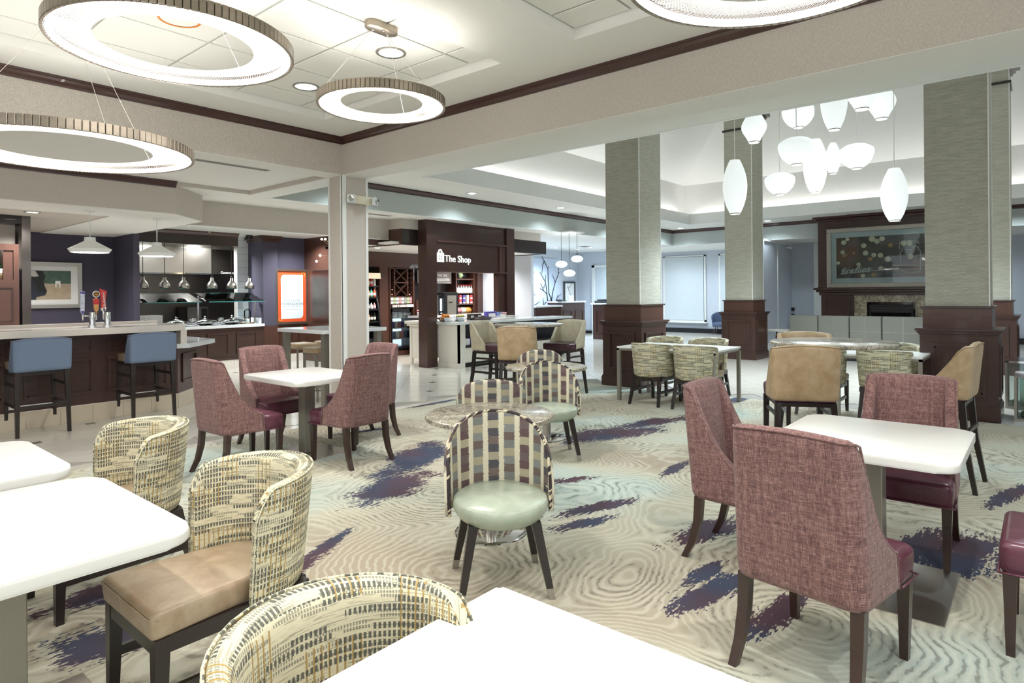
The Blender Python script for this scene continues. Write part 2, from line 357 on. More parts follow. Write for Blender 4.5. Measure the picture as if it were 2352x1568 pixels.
def thing(name, label, cat, loc=(0, 0, 0), rz=0, group=None):
    o = bpy.data.objects.new(name, None); C.objects.link(o); o.location = loc; o.rotation_euler = (0, 0, rz); o.empty_display_size = 0.1
    o['label'] = label; o['category'] = cat
    if group: o['group'] = group
    return o
def tag(o, label, cat, group=None):
    o['label'] = label; o['category'] = cat
    if group: o['group'] = group
    return o
def struct(name, parent=None):
    o = bpy.data.objects.new(name, None); C.objects.link(o); o.empty_display_size = 0.1; o['kind'] = 'structure'
    if parent: o.parent = parent
    return o
def copy(root, loc, rz=0, label=None, group=None):
    def rec(o, par):
        c = o.copy(); C.objects.link(c); c.parent = par
        for ch in list(o.children): rec(ch, c)
        return c
    r = rec(root, None); r.location = loc; r.rotation_euler = (0, 0, rz)
    if label: r['label'] = label
    if group: r['group'] = group
    return r
def inst(o, parent, loc, rz=0, scale=None):
    c = o.copy(); C.objects.link(c); c.parent = parent; c.location = loc; c.rotation_euler = (0, 0, rz)
    if scale: c.scale = scale
    return c
def S(name, mat, *boxes, parent=None, kind='structure', bev=0):
    b = MB()
    for q in boxes: b.box(*q, bev=bev)
    return b.build(name, mat, parent, kind=None if parent else kind)
def rrect(x0, y0, x1, y1, r, n=6):
    pts = []
    for cx, cy, a in ((x1 - r, y1 - r, 0), (x0 + r, y1 - r, 90), (x0 + r, y0 + r, 180), (x1 - r, y0 + r, 270)):
        for k in range(n + 1): t = math.radians(a + 90 * k / n); pts.append((cx + r * math.cos(t), cy + r * math.sin(t)))
    return pts
def text(name, body, size, mat, loc, rot, parent=None, ext=0.002, align='CENTER', bold=0.0, shear=0.0):
    cu = bpy.data.curves.new(name, 'FONT'); cu.body = body; cu.size = size; cu.extrude = ext; cu.align_x = align; cu.align_y = 'CENTER'; cu.resolution_u = 2; cu.offset = bold; cu.shear = shear
    t = bpy.data.objects.new(name, cu); C.objects.link(t); t.location = loc; t.rotation_euler = rot
    dg = bpy.context.evaluated_depsgraph_get(); me = bpy.data.meshes.new_from_object(t.evaluated_get(dg)); bpy.data.objects.remove(t); bpy.data.curves.remove(cu)
    me.materials.clear(); me.materials.append(M[mat]); o = bpy.data.objects.new(name, me); C.objects.link(o); o.location = loc; o.rotation_euler = rot
    if parent: o.parent = parent
    return o
ROT_V = (PI / 2, 0, 0)          # text upright, facing -y (reads along +x)
ROT_U = (PI / 2, 0, -PI / 2)    # text upright, facing -x (reads along -y)
# extra colours for small goods
for _n, _h, _r in (('orange', '#e08a2e', .5), ('banana', '#d9cf6a', .5), ('leaf_green', '#3f6b35', .6), ('rider_navy', '#2a2f3d', .6), ('tap_blue', '#b5bddc', .3), ('tap_violet', '#4540a0', .3), ('tap_orange', '#e0a468', .3), ('tap_red', '#cf3b3b', .3), ('tap_amber', '#e5a24a', .4),
    ('sign_orange', '#e2582f', .4), ('sign_white', '#dbe6ea', .3), ('sign_gray', '#9aa3a8', .5), ('sign_taupe', '#8f817c', .4), ('sign_tan', '#a79a88', .3), ('teal_edge', '#4f9a9a', .2), ('pack_white', '#e8e8e6', .4), ('pack_green', '#a9c08e', .4), ('pack_pink', '#cf8f92', .4), ('pack_gray', '#8d8c88', .4), ('pack_violet', '#51479c', .4),
    ('pack_blue', '#6f86b8', .4), ('pack_red', '#b54a4f', .4), ('pack_cream', '#e3dcc4', .4), ('pack_teal', '#5fb3a5', .4), ('bottle_dark', '#15130f', .15), ('bottle_green', '#2c3d24', .15), ('pink_foil', '#e3a59a', .4), ('art_blue', '#c3cfe0', .7), ('candle_green', '#c4d6c0', .5), ('glass_frost', '#dfe6e6', .15), ('bokeh_amber', '#c79a5c', .5), ('bokeh', '#f3ecca', .5)):
    M[_n] = plain(_n, _h, _r, var=0.03)
M['dl_lens'] = emitter('downlight_lens', '#e8f4f2', 0.9)
M['sign_letter'] = emitter('sign_letter', '#e8e8e4', 0.45)
M['fridge_glow'] = emitter('fridge_glow', '#cfe0f2', 1.2)
M['screen_blue'] = emitter('screen_glow', '#b9c8d2', 0.6)
# ================================================================ lights of the place, with some added unseen lamps
ZC, ZB, ZT = 3.485, 3.02, 3.57
def spot(x, y, z, power, col=WARM, size=2.5, r=0.05, name='downlight_beam'): return light(name, 'SPOT', (x, y, z - 0.02), power, col, r, spot=size, blend=0.8)
for x, y in ((0.3, 2.0), (2.2, 0.2), (-1.0, 4.5), (-1.0, 1.0), (1.0, -1.2), (3.48, 4.27), (3.49, 5.60)): spot(x, y, ZT, DIN * 60)  # all but the last pair are unseen lamps added to light the dining room
for x, y, z in ((10.42, 3.93, 2.7), (11.1, 3.14, 3.5), (11.3, 2.9, 3.05), (11.73, 2.38, 3.45), (12.13, 1.9, 2.6), (10.9, 3.36, 3.0)): spot(x, y, z, LOB * 110, COOL, 2.8, 0.12, 'lantern_beam')
for x in (6.4, 9.05, 11.99, 15.0, 18.2): spot(x, 8.62, ZC, LOB * 60, COOL)
for y in (5.95, 3.2, 0.5): spot(18.3, y, ZC, LOB * 60, COOL)
for x, y in ((6.2, 6.0), (6.2, 3.0), (6.2, 0.0), (12.0, -4.5), (9.0, -4.5)): spot(x, y, ZC, LOB * 70, COOL)
# cove lighting: strips lying in the trough behind the tray lip, shining upward
light('cove_strip', 'AREA', (12.4, 8.13, 3.66), LOB * COVE, (0.95, 0.98, 1.0), 10.0, rot=(PI, 0, 0), size_y=0.14)
light('cove_strip', 'AREA', (17.73, 2.6, 3.66), LOB * COVE, (0.97, 0.98, 1.0), 0.14, rot=(PI, 0, 0), size_y=10.6)
light('cove_strip', 'AREA', (12.4, -3.13, 3.66), LOB * COVE, (0.95, 0.98, 1.0), 10.0, rot=(PI, 0, 0), size_y=0.14)
for x, y in ((2.34, 10.44), (0.6, 10.4), (3.3, 11.6), (1.6, 12.4)): spot(x, y, 2.62, DIN * 60)
for px, py in ((370, 535), (478, 542)): p = at_z(px, py, 2.8); spot(p.x, p.y, 2.8, DIN * 60, (0.93, 0.98, 1.0))
for x, y in ((6.9, 11.6), (7.6, 12.3), (5.0, 13.9), (6.2, 14.0)): spot(x, y, 2.8, DIN * 80, (0.93, 0.98, 1.0))
for x, y in ((8.9, 10.9), (10.4, 11.2), (11.6, 10.9), (12.4, 11.4), (10.0, 10.3)): spot(x, y, 2.52, DIN * 60, (1, 0.95, 0.9))
for x, y in ((14.5, 11.5), (17.0, 12.2), (18.9, 11.0), (16.0, 12.6)): spot(x, y, 3.03, LOB * 210, (0.72, 0.86, 1.0))
for x, y in ((20.6, 10.2), (20.6, 8.0), (20.6, 2.0)): spot(x, y, 3.0, LOB * 110, (0.76, 0.88, 1.0), 2.9)  # gallery lamps added for brightness; no fixtures are built for them
for x, y in ((2.6, 7.6), (-0.5, 8.0)): pass

# ================================================================ floor, carpet, tiles
def blob(px, py, qx, qy, ry):
    p = at_z(px, py, 0); q = at_z(qx, qy, 0); d = q - p; return ((p.x + q.x) / 2, (p.y + q.y) / 2, math.atan2(d.y, d.x), d.length / 2 * 1.15, ry)
BLOBS[:] = [blob(*q) for q in ((835, 1150, 960, 1090, .20), (900, 1090, 1010, 1020, .22), (1290, 1010, 1500, 985, .22), (1420, 985, 1560, 960, .14), (1270, 1108, 1365, 1096, .07), (1290, 1185, 1440, 1150, .07), (1290, 1215, 1400, 1190, .06), (1560, 1245, 1680, 1195, .10), (1575, 1345, 1660, 1290, .05), (1560, 1400, 1690, 1330, .07),
    (1745, 1450, 1860, 1350, .07), (2050, 1290, 2150, 1230, .10), (2150, 1310, 2270, 1240, .14), (1660, 925, 1730, 910, .10), (925, 938, 1045, 917, .10), (120, 1400, 420, 1310, .12), (130, 1500, 400, 1440, .16), (560, 1400, 720, 1280, .06), (700, 1290, 800, 1220, .04), (770, 1000, 880, 985, .06), (1150, 1560, 1200, 1540, .02),
    (2280, 1160, 2352, 1120, .06), (1530, 1090, 1580, 1060, .05), (2300, 1300, 2352, 1230, .08))]
M['carpet'] = carpet()
floor = struct('floor')
b = MB(); b.box(-4, -6, -0.12, 27, 16.5, -0.006); b.build('floor_base', 'grout', floor)
b = MB(); b.prism([(-4, -6), (8.85, -6), (8.85, 6.43), (-4, 6.43)], -0.006, 0.006); b.build('carpet', 'carpet', floor)
b = MB(); b.box(8.86, -6, -0.006, 9.6, 0.38, 0.001); b.build('marble_threshold', 'quartz_white', floor)
# diagonal porcelain tiles with small dark inserts
P0 = Vector((7.32, 7.96)); a1 = Vector((0.335, 0.335)); a2 = Vector((-0.335, 0.335)); h = 0.2345
def clip_keep(c):
    return not (c.x < 9.1 and c.y < 6.78) and -1.5 < c.x < 26 and -3 < c.y < 14.6
tb = MB(); tb.prism([(0, -2 * 0.1675 + 0.0035), (2 * 0.1675 - 0.0035, 0), (0, 2 * 0.1675 - 0.0035), (-2 * 0.1675 + 0.0035, 0)], -0.008, 0.0)
tile0 = tb.build('floor_tile', 'tile', floor); near_t = []; far_t = []
for i in range(-45, 46):
    for j in range(-45, 46):
        c = P0 + a1 * i + a2 * j + Vector((0, 0.335))
        if clip_keep(c): near_t.append((c.length, c.x, c.y))
near_t.sort(); first = True
def seen_tile(t): 
    ang = math.atan2(t[2], t[1]) - CAM_YAW; return abs(math.tan(ang)) < 0.95 and t[1] < 13
cand = [t for t in near_t if seen_tile(t)][:270]; cs = set(cand)
for d, x, y in cand:
    if first: tile0.location = (x, y, 0); first = False
    else: inst(tile0, floor, (x, y, 0))
sb = MB()
for d, x, y in near_t:
    if (d, x, y) in cs: continue
    q = 0.3325; sb.prism([(x, y - q), (x + q, y), (x, y + q), (x - q, y)], -0.008, 0.0)
# border tiles along the carpet edge
for k in range(34): sb.box(-1.5 + k * 0.32 + 0.002, 6.432, -0.008, -1.5 + (k + 1) * 0.32 - 0.002, 6.60, 0.0004)
st = sb.build('distant_floor_tiles', 'tile', floor); st['kind'] = 'stuff'
ab = MB(); ab.box(-0.05, -0.05, -0.001, 0.05, 0.05, 0.0012); acc0 = ab.build('accent_tile', 'accent', floor); firsta = True; na = 0
for i in range(-14, 15):
    for j in range(-14, 15):
        c = P0 + a1 * 2 * i * 1.03 + a2 * 2 * j * 1.03
        if not clip_keep(c) or not seen_tile((c.length, c.x, c.y)) or c.length > 14 or c.y < 6.9 or c.y > 12.7: continue
        if firsta: acc0.location = (c.x, c.y, 0); firsta = False
        else: inst(acc0, floor, (c.x, c.y, 0))

# ================================================================ dining ceiling with two trays
ceiling = struct('ceiling')
X0, X1, Y0, Y1 = -4, 4.735, -6, 6.79
T = [(-2.5, 3.566, 4.115, 6.22), (-2.5, -2.0, 4.115, 2.81)]
S('ceiling_board', 'ceiling_white', (X0, 6.22, ZC, X1, Y1, ZC + 0.2), (4.115, Y0, ZC, X1, 6.22, ZC + 0.2), (X0, 2.81, ZC, 4.115, 3.566, ZC + 0.2), (X0, Y0, ZC, -2.5, 6.22, ZC + 0.2), (-2.5, Y0, ZC, 4.115, -2.0, ZC + 0.2), parent=ceiling)
S('tray_back', 'tbar', (-2.5, 3.5, ZT + 0.012, 4.2, 6.3, ZT + 0.03), (-2.5, -2.1, ZT + 0.012, 4.2, 2.9, ZT + 0.03), parent=ceiling)
tile_n = 0; proto = {}
def ctile(x0, y0, x1, y1):
    key = (round(x1 - x0, 3), round(y1 - y0, 3))
    if key not in proto:
        o = MB().box(0, 0, 0, key[0], key[1], 0.012, bev=0.004, seg=1).build('ceiling_tile', 'ceiling_tile', ceiling); o.location = (x0, y0, ZT); proto[key] = o
    else: inst(proto[key], ceiling, (x0, y0, ZT))
for (tx0, ty0, tx1, ty1), oy in ((T[0], 3.945), (T[1], 2.30)):
    xs = [3.808 - 0.722 * k for k in range(9)]; xs = sorted([x for x in xs if x > tx0 + 0.05] + [tx0, tx1])
    ys = [oy + 0.635 * k for k in range(-8, 5)]; ys = sorted([y for y in ys if ty0 + 0.05 < y < ty1 - 0.05] + [ty0, ty1])
    for a, c in zip(xs, xs[1:]):
        for d, e in zip(ys, ys[1:]):
            if a < -1.8 or d < -1.2: continue
            ctile(a + 0.011, d + 0.011, c - 0.011, e - 0.011)
# beams
S('beam_dining', 'wallpaper', (4.735, -6, ZB, 5.11, 9.2, ZC + 0.3), (-4, 6.79, ZB, 4.735, 7.11, ZC + 0.3))
S('beam_dining_underside', 'ceiling_white', (4.737, -6, ZB - 0.004, 5.108, 9.2, ZB), (-4, 6.792, ZB - 0.004, 4.737, 7.108, ZB))
def crown(name, path, z1, hgt=0.085, proj=0.055, mat='crown_wood'):
    """path: list of (x, y, nx, ny) wall points with outward normals; mitred profile sweep"""
    prof = [(0.0, 0.0), (0.010, 0.0), (0.012, 0.018), (0.030, 0.040), (0.042, 0.062), (0.052, 0.066), (0.055, 0.085), (0.0, 0.085)]
    b = MB(); rows = []
    for x, y, nx, ny in path: rows.append([(x + nx * p * proj / 0.055, y + ny * p * proj / 0.055, z1 - 0.085 * hgt / 0.085 + q * hgt / 0.085) for p, q in prof])
    b.loft(rows); return b.build(name, mat, kind='structure')
crown('trim_1', [(4.735, -6, -1, 0), (4.735, 6.79, -1, -1), (-4, 6.79, 0, -1)], ZC)
# bay in front of the bar
S('ceiling_bay', 'ceiling_white', (-4, 7.11, 3.07, 4.735, 9.12, 3.2), (-4, 9.12, ZB, 5.11, 10.23, 3.2), (5.11, 9.26, ZB, 19.0, 9.9, 3.3), (5.11, 9.9, ZB, 13.1, 10.23, 3.3), (13.0, 9.9, 3.03, 20.0, 13.6, 3.3))
S('trim_2', 'wallpaper', (3.6, 9.10, ZB - 0.004, 4.735, 9.122, 3.07), (4.70, 7.11, ZB - 0.004, 4.737, 9.12, 3.07))
# bar soffit
b = MB(); b.prism([(-4, 9.1), (3.655, 9.1), (4.29, 9.73), (4.29, 13.4), (-4, 13.4)], 2.632, 3.069); b.build('soffit_bar', 'wallpaper', kind='structure')
s0 = at_z(98, 530, 2.65); s1 = at_z(252, 492, 2.65)
b = MB(); b.prism([(-4, 9.105), (3.652, 9.105), (4.285, 9.735), (4.285, 13.398), (s0.x, 13.398), (s0.x, s1.y), (-4, s1.y)], 2.62, 2.6315); b.build('soffit_bar_board', 'ceiling_white', kind='structure')
crown('trim_4', [(3.655, 9.1, 0, -1), (-4, 9.1, 0, -1)], 3.07)
# fascia over kitchen and shop
S('fascia_kitchen', 'wallpaper', (4.30, 10.23, 2.62, 8.24, 10.33, ZB + 0.05), (8.24, 9.83, 2.82, 8.34, 10.33, ZB + 0.05), (8.34, 9.83, 2.82, 12.8, 9.93, ZB + 0.05))
S('trim_5', 'white_paint', (4.30, 10.22, 2.612, 8.24, 10.34, 2.622))
S('ceiling_kitchen', 'ceiling_white', (4.28, 10.33, 2.8, 8.3, 15.6, 2.95))
# lobby perimeter
S('ceiling_lobby', 'ceiling_white', (5.11, 8.0, ZC, 18.97, 9.2, ZC + 0.06), (17.6, -6, ZC, 18.97, 8.0, ZC + 0.06), (5.11, -6, ZC, 7.2, 8.0, ZC + 0.06), (7.2, -6, ZC, 17.6, -3, ZC + 0.06))
S('fascia_lobby', 'wallpaper_cool', (5.11, 9.2, ZB, 18.97, 9.3, ZC + 0.1), (18.97, -6, 3.0, 19.07, 9.3, ZC + 0.1))
S('fascia_lobby_edge', 'white_paint', (5.11, 9.198, ZB - 0.008, 19.0, 9.32, ZB), (18.965, -6, 2.992, 19.09, 9.3, 3.0))
crown('trim_6', [(5.11, 9.2, 0, -1), (18.97, 9.2, -1, -1), (18.97, -6, -1, 0)], ZC, 0.095, 0.06)
S('ceiling_gallery', 'ceiling_white', (19.07, -6, 3.0, 26, 13.6, 3.15))
# tray lip, cove trough and hipped vault
S('cove_lip', 'white_paint', (7.2, 7.97, ZC - 0.004, 17.6, 8.03, 3.785), (17.57, -3, ZC - 0.004, 17.63, 8.03, 3.785), (7.17, -3, ZC - 0.004, 7.23, 8.03, 3.785), (7.2, -3.03, ZC - 0.004, 17.6, -2.97, 3.785))
b = MB()
I = [(6.95, -3.25), (17.85, -3.25), (17.85, 8.25), (6.95, 8.25)]; Tp = [(8.7, -1.5), (16.1, -1.5), (16.1, 6.52), (8.7, 6.52)]
r0 = [(x, y, ZC + 0.05) for x, y in I]; r1 = [(x, y, 4.68) for x, y in I]; r2 = [(x, y, 5.97) for x, y in Tp]
for A, B in ((r0, r1), (r1, r2)):
    for k in range(4):
        q = [b.bm.verts.new(p) for p in (A[k], A[(k + 1) % 4], B[(k + 1) % 4], B[k])]; b.bm.faces.new(q)
b.bm.faces.new([b.bm.verts.new(p) for p in r2]); b.weld().build('ceiling_vault', 'ceiling_white', kind='structure')


# ================================================================ column between dining room and bar
col = struct('column')
S('shaft', 'wallpaper', (4.745, 6.80, 0, 5.11, 7.10, ZB), parent=col)
S('corner_trim', 'white_paint', (4.735, 6.79, 0, 4.75, 6.815, ZB), (4.735, 7.085, 0, 4.75, 7.11, ZB), (5.095, 6.79, 0, 5.13, 6.815, ZB), (4.748, 6.788, 0, 4.79, 6.80, ZB), (4.735, 6.80, 0, 4.745, 6.84, ZB), parent=col)
def pframe(axis, pos, a0, a1, z0, z1, out, w=0.035, d=0.02):
    """four moulding bars on a vertical plane: axis 'u' plane x=pos (facing -x if out<0), axis 'v' plane y=pos"""
    def bx(p0, q0, p1, q1, dd):
        return (pos, p0, q0, pos + out * dd, p1, q1) if axis == 'u' else (p0, pos, q0, p1, pos + out * dd, q1)
    return [bx(a0, z0, a1, z0 + w, d), bx(a0, z1 - w, a1, z1, d), bx(a0, z0 + w, a0 + w, z1 - w, d), bx(a1 - w, z0 + w, a1, z1 - w, d),
            bx(a0 + w, z0 + w, a1 - w, z0 + w * 1.5, d * 0.5), bx(a0 + w, z1 - w * 1.5, a1 - w, z1 - w, d * 0.5), bx(a0 + w, z0 + w, a0 + w * 1.5, z1 - w, d * 0.5), bx(a1 - w * 1.5, z0 + w, a1 - w, z1 - w, d * 0.5)]
def lobby_column(px0, py0, px1, py1, sx0, sy0, sx1, sy1, ztop):
    c = struct('column')
    S('shaft', 'woven', (sx0, sy0, 1.3, sx1, sy1, ztop - 0.1), parent=c)
    S('corner_strip', 'white_paint', (sx0 - 0.006, sy0 - 0.006, 1.31, sx0 + 0.006, sy0 + 0.006, ztop - 0.2), (sx1 - 0.006, sy0 - 0.006, 1.31, sx1 + 0.006, sy0 + 0.006, ztop - 0.2), parent=c)
    S('plinth', 'cherry', (px0, py0, 0.0, px1, py1, 1.0), parent=c)
    S('plinth_base', 'cherry_x', (px0 - 0.02, py0 - 0.02, 0, px1 + 0.02, py1 + 0.02, 0.15), (px0 - 0.014, py0 - 0.014, 0.15, px1 + 0.014, py1 + 0.014, 0.165), (px0 - 0.007, py0 - 0.007, 0.165, px1 + 0.007, py1 + 0.007, 0.18), parent=c, bev=0.002)
    S('plinth_ledge', 'cherry_x', (px0 - 0.012, py0 - 0.012, 0.965, px1 + 0.012, py1 + 0.012, 0.985), (px0 - 0.028, py0 - 0.028, 0.985, px1 + 0.028, py1 + 0.028, 1.015), (px0 - 0.045, py0 - 0.045, 1.015, px1 + 0.045, py1 + 0.045, 1.045), parent=c, bev=0.003)
    S('upper_base', 'cherry_red', (sx0 - 0.025, sy0 - 0.025, 1.04, sx1 + 0.025, sy1 + 0.025, 1.285), parent=c)
    S('upper_cap', 'cherry_x', (sx0 - 0.05, sy0 - 0.05, 1.285, sx1 + 0.05, sy1 + 0.05, 1.31), parent=c, bev=0.004)
    S('panel_moulding', 'cherry_x', *pframe('u', px0, py0 + 0.11, py1 - 0.11, 0.27, 0.87, -1), parent=c)
    S('panel_moulding', 'cherry_x', *pframe('v', py0, px0 + 0.11, px1 - 0.11, 0.27, 0.87, -1), parent=c)
    S('astragal', 'espresso', (sx0 - 0.03, sy0 - 0.03, ztop - 0.46, sx1 + 0.03, sy1 + 0.03, ztop - 0.42), parent=c)
    S('capital', 'crown_wood', (sx0 - 0.04, sy0 - 0.04, ztop - 0.19, sx1 + 0.04, sy1 + 0.04, ztop - 0.14), (sx0 - 0.08, sy0 - 0.08, ztop - 0.14, sx1 + 0.08, sy1 + 0.08, ztop - 0.08), (sx0 - 0.14, sy0 - 0.14, ztop - 0.08, sx1 + 0.14, sy1 + 0.14, ztop), parent=c, bev=0.01)
    return c
lobby_column(8.95, 0.40, 9.62, 1.15, 9.03, 0.48, 9.55, 1.10, 5.5)
lobby_column(8.79, 4.79, 9.62, 5.49, 8.86, 4.85, 9.57, 5.46, 5.5)
lobby_column(13.92, 4.82, 14.72, 5.57, 13.97, 4.89, 14.66, 5.50, 5.54)
lobby_column(13.98, 0.37, 14.75, 1.12, 14.02, 0.45, 14.62, 1.05, 5.56)

# ================================================================ far walls
S('wall_bar', 'purple_wall', (-4, 13.4, 0, 4.25, 13.5, 2.7), (4.25, 12.4, 0, 4.35, 13.5, 2.66))
S('wall_left', 'cool_wall', (-4.1, 6.5, 0, -4.0, 13.5, 3.1))
S('wall_gallery', 'cool_wall', (22.2, -6, 0, 22.3, 13.6, 3.1))
S('wall_right', 'cool_wall', (9.0, -6.1, 0, 22.2, -6.0, 3.5))
# window wall with roller shades
def window(n, v0, v1, z0=0.40, z1=2.85):
    w = struct('window_%d' % n); u = 22.14
    S('window_frame', 'white_paint', (u, v0, z0, u + 0.06, v1, z0 + 0.07), (u, v0, z1 - 0.05, u + 0.06, v1, z1), (u, v0, z0, u + 0.06, v0 + 0.06, z1), (u, v1 - 0.06, z0, u + 0.06, v1, z1), parent=w)
    S('mullion', 'white_paint', (u + 0.01, (v0 + v1) / 2 - 0.02, z0, u + 0.05, (v0 + v1) / 2 + 0.02, z1), (u + 0.01, v0, 2.35, u + 0.05, v1, 2.39), parent=w)
    S('roller_shade', 'shade_blind', (u - 0.02, v0 + 0.07, z0 + 0.06, u - 0.012, v1 - 0.07, z1 - 0.06), parent=w)
    S('window_sill', 'white_paint', (u - 0.08, v0 - 0.05, z0 - 0.04, u + 0.06, v1 + 0.05, z0), parent=w)
window(1, 9.44, 11.12); window(2, 7.2, 8.95); window(3, -1.4, 0.3, 0.5); window(4, -3.6, -1.8, 0.5)
S('baseboard_gallery', 'black', (22.0, -6, 0, 22.2, 13.5, 0.16))
S('wall_gallery_side', 'cool_wall', (18.4, 6.12, 0, 21.0, 6.22, 3.0), (21.0, 5.4, 0, 21.15, 6.22, 3.0))
S('trim_7', 'white_paint', (18.45, 6.09, 2.94, 21.0, 6.12, 3.0), (19.6, 6.10, 0.1, 19.64, 6.12, 2.95), (20.95, 5.2, 0, 21.0, 5.45, 3.0))
S('wall_desk', 'cool_wall', (13.0, 13.4, 0, 19.8, 13.5, 3.03), (19.72, 11.9, 0, 19.82, 13.4, 3.03), (13.0, 10.3, 0, 13.1, 13.5, 3.03))
d = struct('door_1'); S('door_frame', 'white_paint', (19.66, 12.62, 0, 19.72, 12.74, 2.5), (19.66, 11.9, 2.42, 19.72, 12.74, 2.5), parent=d); S('door_panel', 'shade_blind', (19.69, 11.9, 0, 19.715, 12.62, 2.42), parent=d)
S('trim_8', 'espresso', (13.1, 13.38, 0, 19.7, 13.4, 0.1), (19.70, 11.9, 0, 19.72, 13.4, 0.1))

# downlight fixtures
def downlight(x, y, z, label, r=0.075, grp=None, mat='glow_white'):
    t = thing('downlight', label, 'downlight', (x, y, z), 0, grp)
    MB().lathe([(r, -0.004), (r + 0.022, -0.006), (r + 0.024, 0.0), (r, 0.0)], 24).build('trim_ring', 'gray_metal', t, True)
    MB().lathe([(0.001, -0.001), (r, -0.002)], 24).build('lens', mat, t)
    return t
p = at_z(898, 121, ZT - 0.002); downlight(p.x, p.y, ZT - 0.003, 'round recessed downlight in the ceiling tray above the small ring lamp', 0.105, mat='dl_lens')
p = at_z(703, 199, ZT - 0.002); downlight(p.x, p.y, ZT - 0.003, 'round recessed downlight left of the small ring lamp', 0.105, mat='dl_lens')
for (px, py, z, lab) in ((1084, 444, ZC, 'lobby soffit downlight nearest the emergency light column'), (1288, 477, ZC, 'lobby soffit downlight left of the woven column'), (1563, 524, ZC, 'lobby soffit downlight in the far corner, above the window wall'), (1763, 507, ZC, 'lobby soffit downlight beside the far column, toward the fireplace')):
    p = at_z(px, py, z); downlight(p.x, p.y, z - 0.001, lab, 0.09)
p = at_z(74, 487, 2.632); downlight(p.x, p.y, 2.6315, 'downlight in the white bar soffit above the wall cabinet', 0.07)
for px, py, lab in ((370, 535, 'kitchen downlight behind the second heat lamp'), (478, 542, 'kitchen downlight behind the fourth heat lamp')):
    p = at_z(px, py, 2.8); downlight(p.x, p.y, 2.799, lab, 0.06)
for px, py, lab in ((867, 569, 'shop ceiling downlight over the open cooler'), (945, 562, 'shop ceiling downlight behind the canopy corner')):
    p = at_z(px, py, 2.52); downlight(p.x, p.y, 2.519, lab, 0.07)
for px, py, lab in ((1276, 569, 'small downlight over the front desk, above the branch artwork edge'), (1327, 573, 'small downlight over the front desk, lowest of three'), (1356, 568, 'small downlight over the front desk beside the air vent')):
    p = at_z(px, py, 3.03); downlight(p.x, p.y, 3.029, lab, 0.07)
# ceiling speaker with orange rim
p = at_z(412, 43, ZT); t = thing('ceiling_speaker', 'round ceiling speaker cover with an orange rim above the big ring lamp', 'speaker', (p.x, p.y, ZT - 0.002))
MB().lathe([(0.13, -0.006), (0.145, -0.008), (0.147, 0), (0.13, 0)], 32).build('rim', 'orange', t, True); MB().lathe([(0.001, -0.007), (0.12, -0.006), (0.13, -0.003)], 32).build('cover', 'ceiling_white', t, True)
# linear vents
def vent(x0, y0, x1, y1, z, label):
    t = thing('ceiling_vent', label, 'air vent', ((x0 + x1) / 2, (y0 + y1) / 2, z)); L, W = x1 - x0, y1 - y0
    MB().box(-L / 2, -W / 2, -0.006, L / 2, -W / 2 + 0.012, 0).box(-L / 2, W / 2 - 0.012, -0.006, L / 2, W / 2, 0).box(-L / 2, -W / 2, -0.006, -L / 2 + 0.012, W / 2, 0).box(L / 2 - 0.012, -W / 2, -0.006, L / 2, W / 2, 0).build('frame', 'tbar', t)
    MB().box(-L / 2, -W / 2, -0.001, L / 2, W / 2, 0.0).build('backing', 'black', t)
    for k in range(2): y = -W / 2 + W * (k + 1) / 3; MB().box(-L / 2, y - 0.006, -0.005, L / 2, y + 0.006, -0.001).build('slat', 'gray_metal', t)
vent(3.2, 7.40, 4.1, 7.50, 3.07, 'long dark slot air vent in the ceiling behind the beam')
vent(7.3, 9.62, 7.85, 9.74, ZB, 'dark slot air vent in the soffit right of the square column')
p = at_z(1342, 566, 3.03); vent(p.x - 0.2, p.y - 0.15, p.x + 0.2, p.y + 0.15, 3.03, 'square air vent in the front desk ceiling')
ORD = ('first', 'second', 'third', 'fourth', 'fifth', 'sixth', 'seventh', 'eighth', 'ninth', 'tenth')
# ================================================================ bar
bar = thing('bar_counter', 'long dark wood panelled bar with a cream stone top and waterfall end', 'bar', (0, 0, 0))
VB = 8.88
MB().prism([(-1.2, VB), (3.57, VB), (4.10, 9.42), (4.10, 10.6), (3.5, 10.6), (3.5, 9.5), (-1.2, 9.5)], 0.20, 0.81).build('body', 'cherry', bar)
MB().prism([(-1.2, VB), (3.56, VB), (3.56, 9.5), (-1.2, 9.5)], 0.81, 1.05).build('upper_body', 'cherry', bar)
MB().prism([(-1.2, 8.58), (3.40, 8.58), (3.64, 8.80), (3.64, 9.32), (-1.2, 9.32)], 1.05, 1.13, bev=0.004).build('countertop', 'quartz', bar)
MB().box(3.555, 8.74, 0.86, 3.635, 9.32, 1.05, bev=0.003).build('waterfall_end', 'quartz', bar)
MB().prism([(3.50, 8.72), (3.66, 8.72), (4.28, 9.34), (4.28, 10.7), (3.5, 10.7)], 0.81, 0.87, bev=0.004).build('lower_countertop', 'quartz_white', bar)
MB().box(1.15, 9.62, 1.02, 3.6, 9.70, 1.16, bev=0.003).build('rear_ledge', 'quartz', bar)
def vb(px): return at_v(px, 850, VB).x
for a, c in ((-60, 9), (54, 214), (247, 385)):
    xa, xc = vb(a), vb(c)
    S('panel_moulding', 'cherry_x', *pframe('v', VB, xa, xc, 0.33, 0.76, -1, 0.03, 0.018), parent=bar)
    S('panel_moulding', 'cherry_x', *pframe('v', VB, xa, xc, 0.83, 0.99, -1, 0.025, 0.016), parent=bar)
t0 = MB().box(0, -0.012, 0, 0.327, 0, 0.197, bev=0.002, seg=1).build('toe_tile', 'toe_tile', bar); t0.location = (3.24, VB - 0.002, 0)
for k in range(1, 14): inst(t0, bar, (3.24 - 0.33 * k, VB - 0.002, 0))
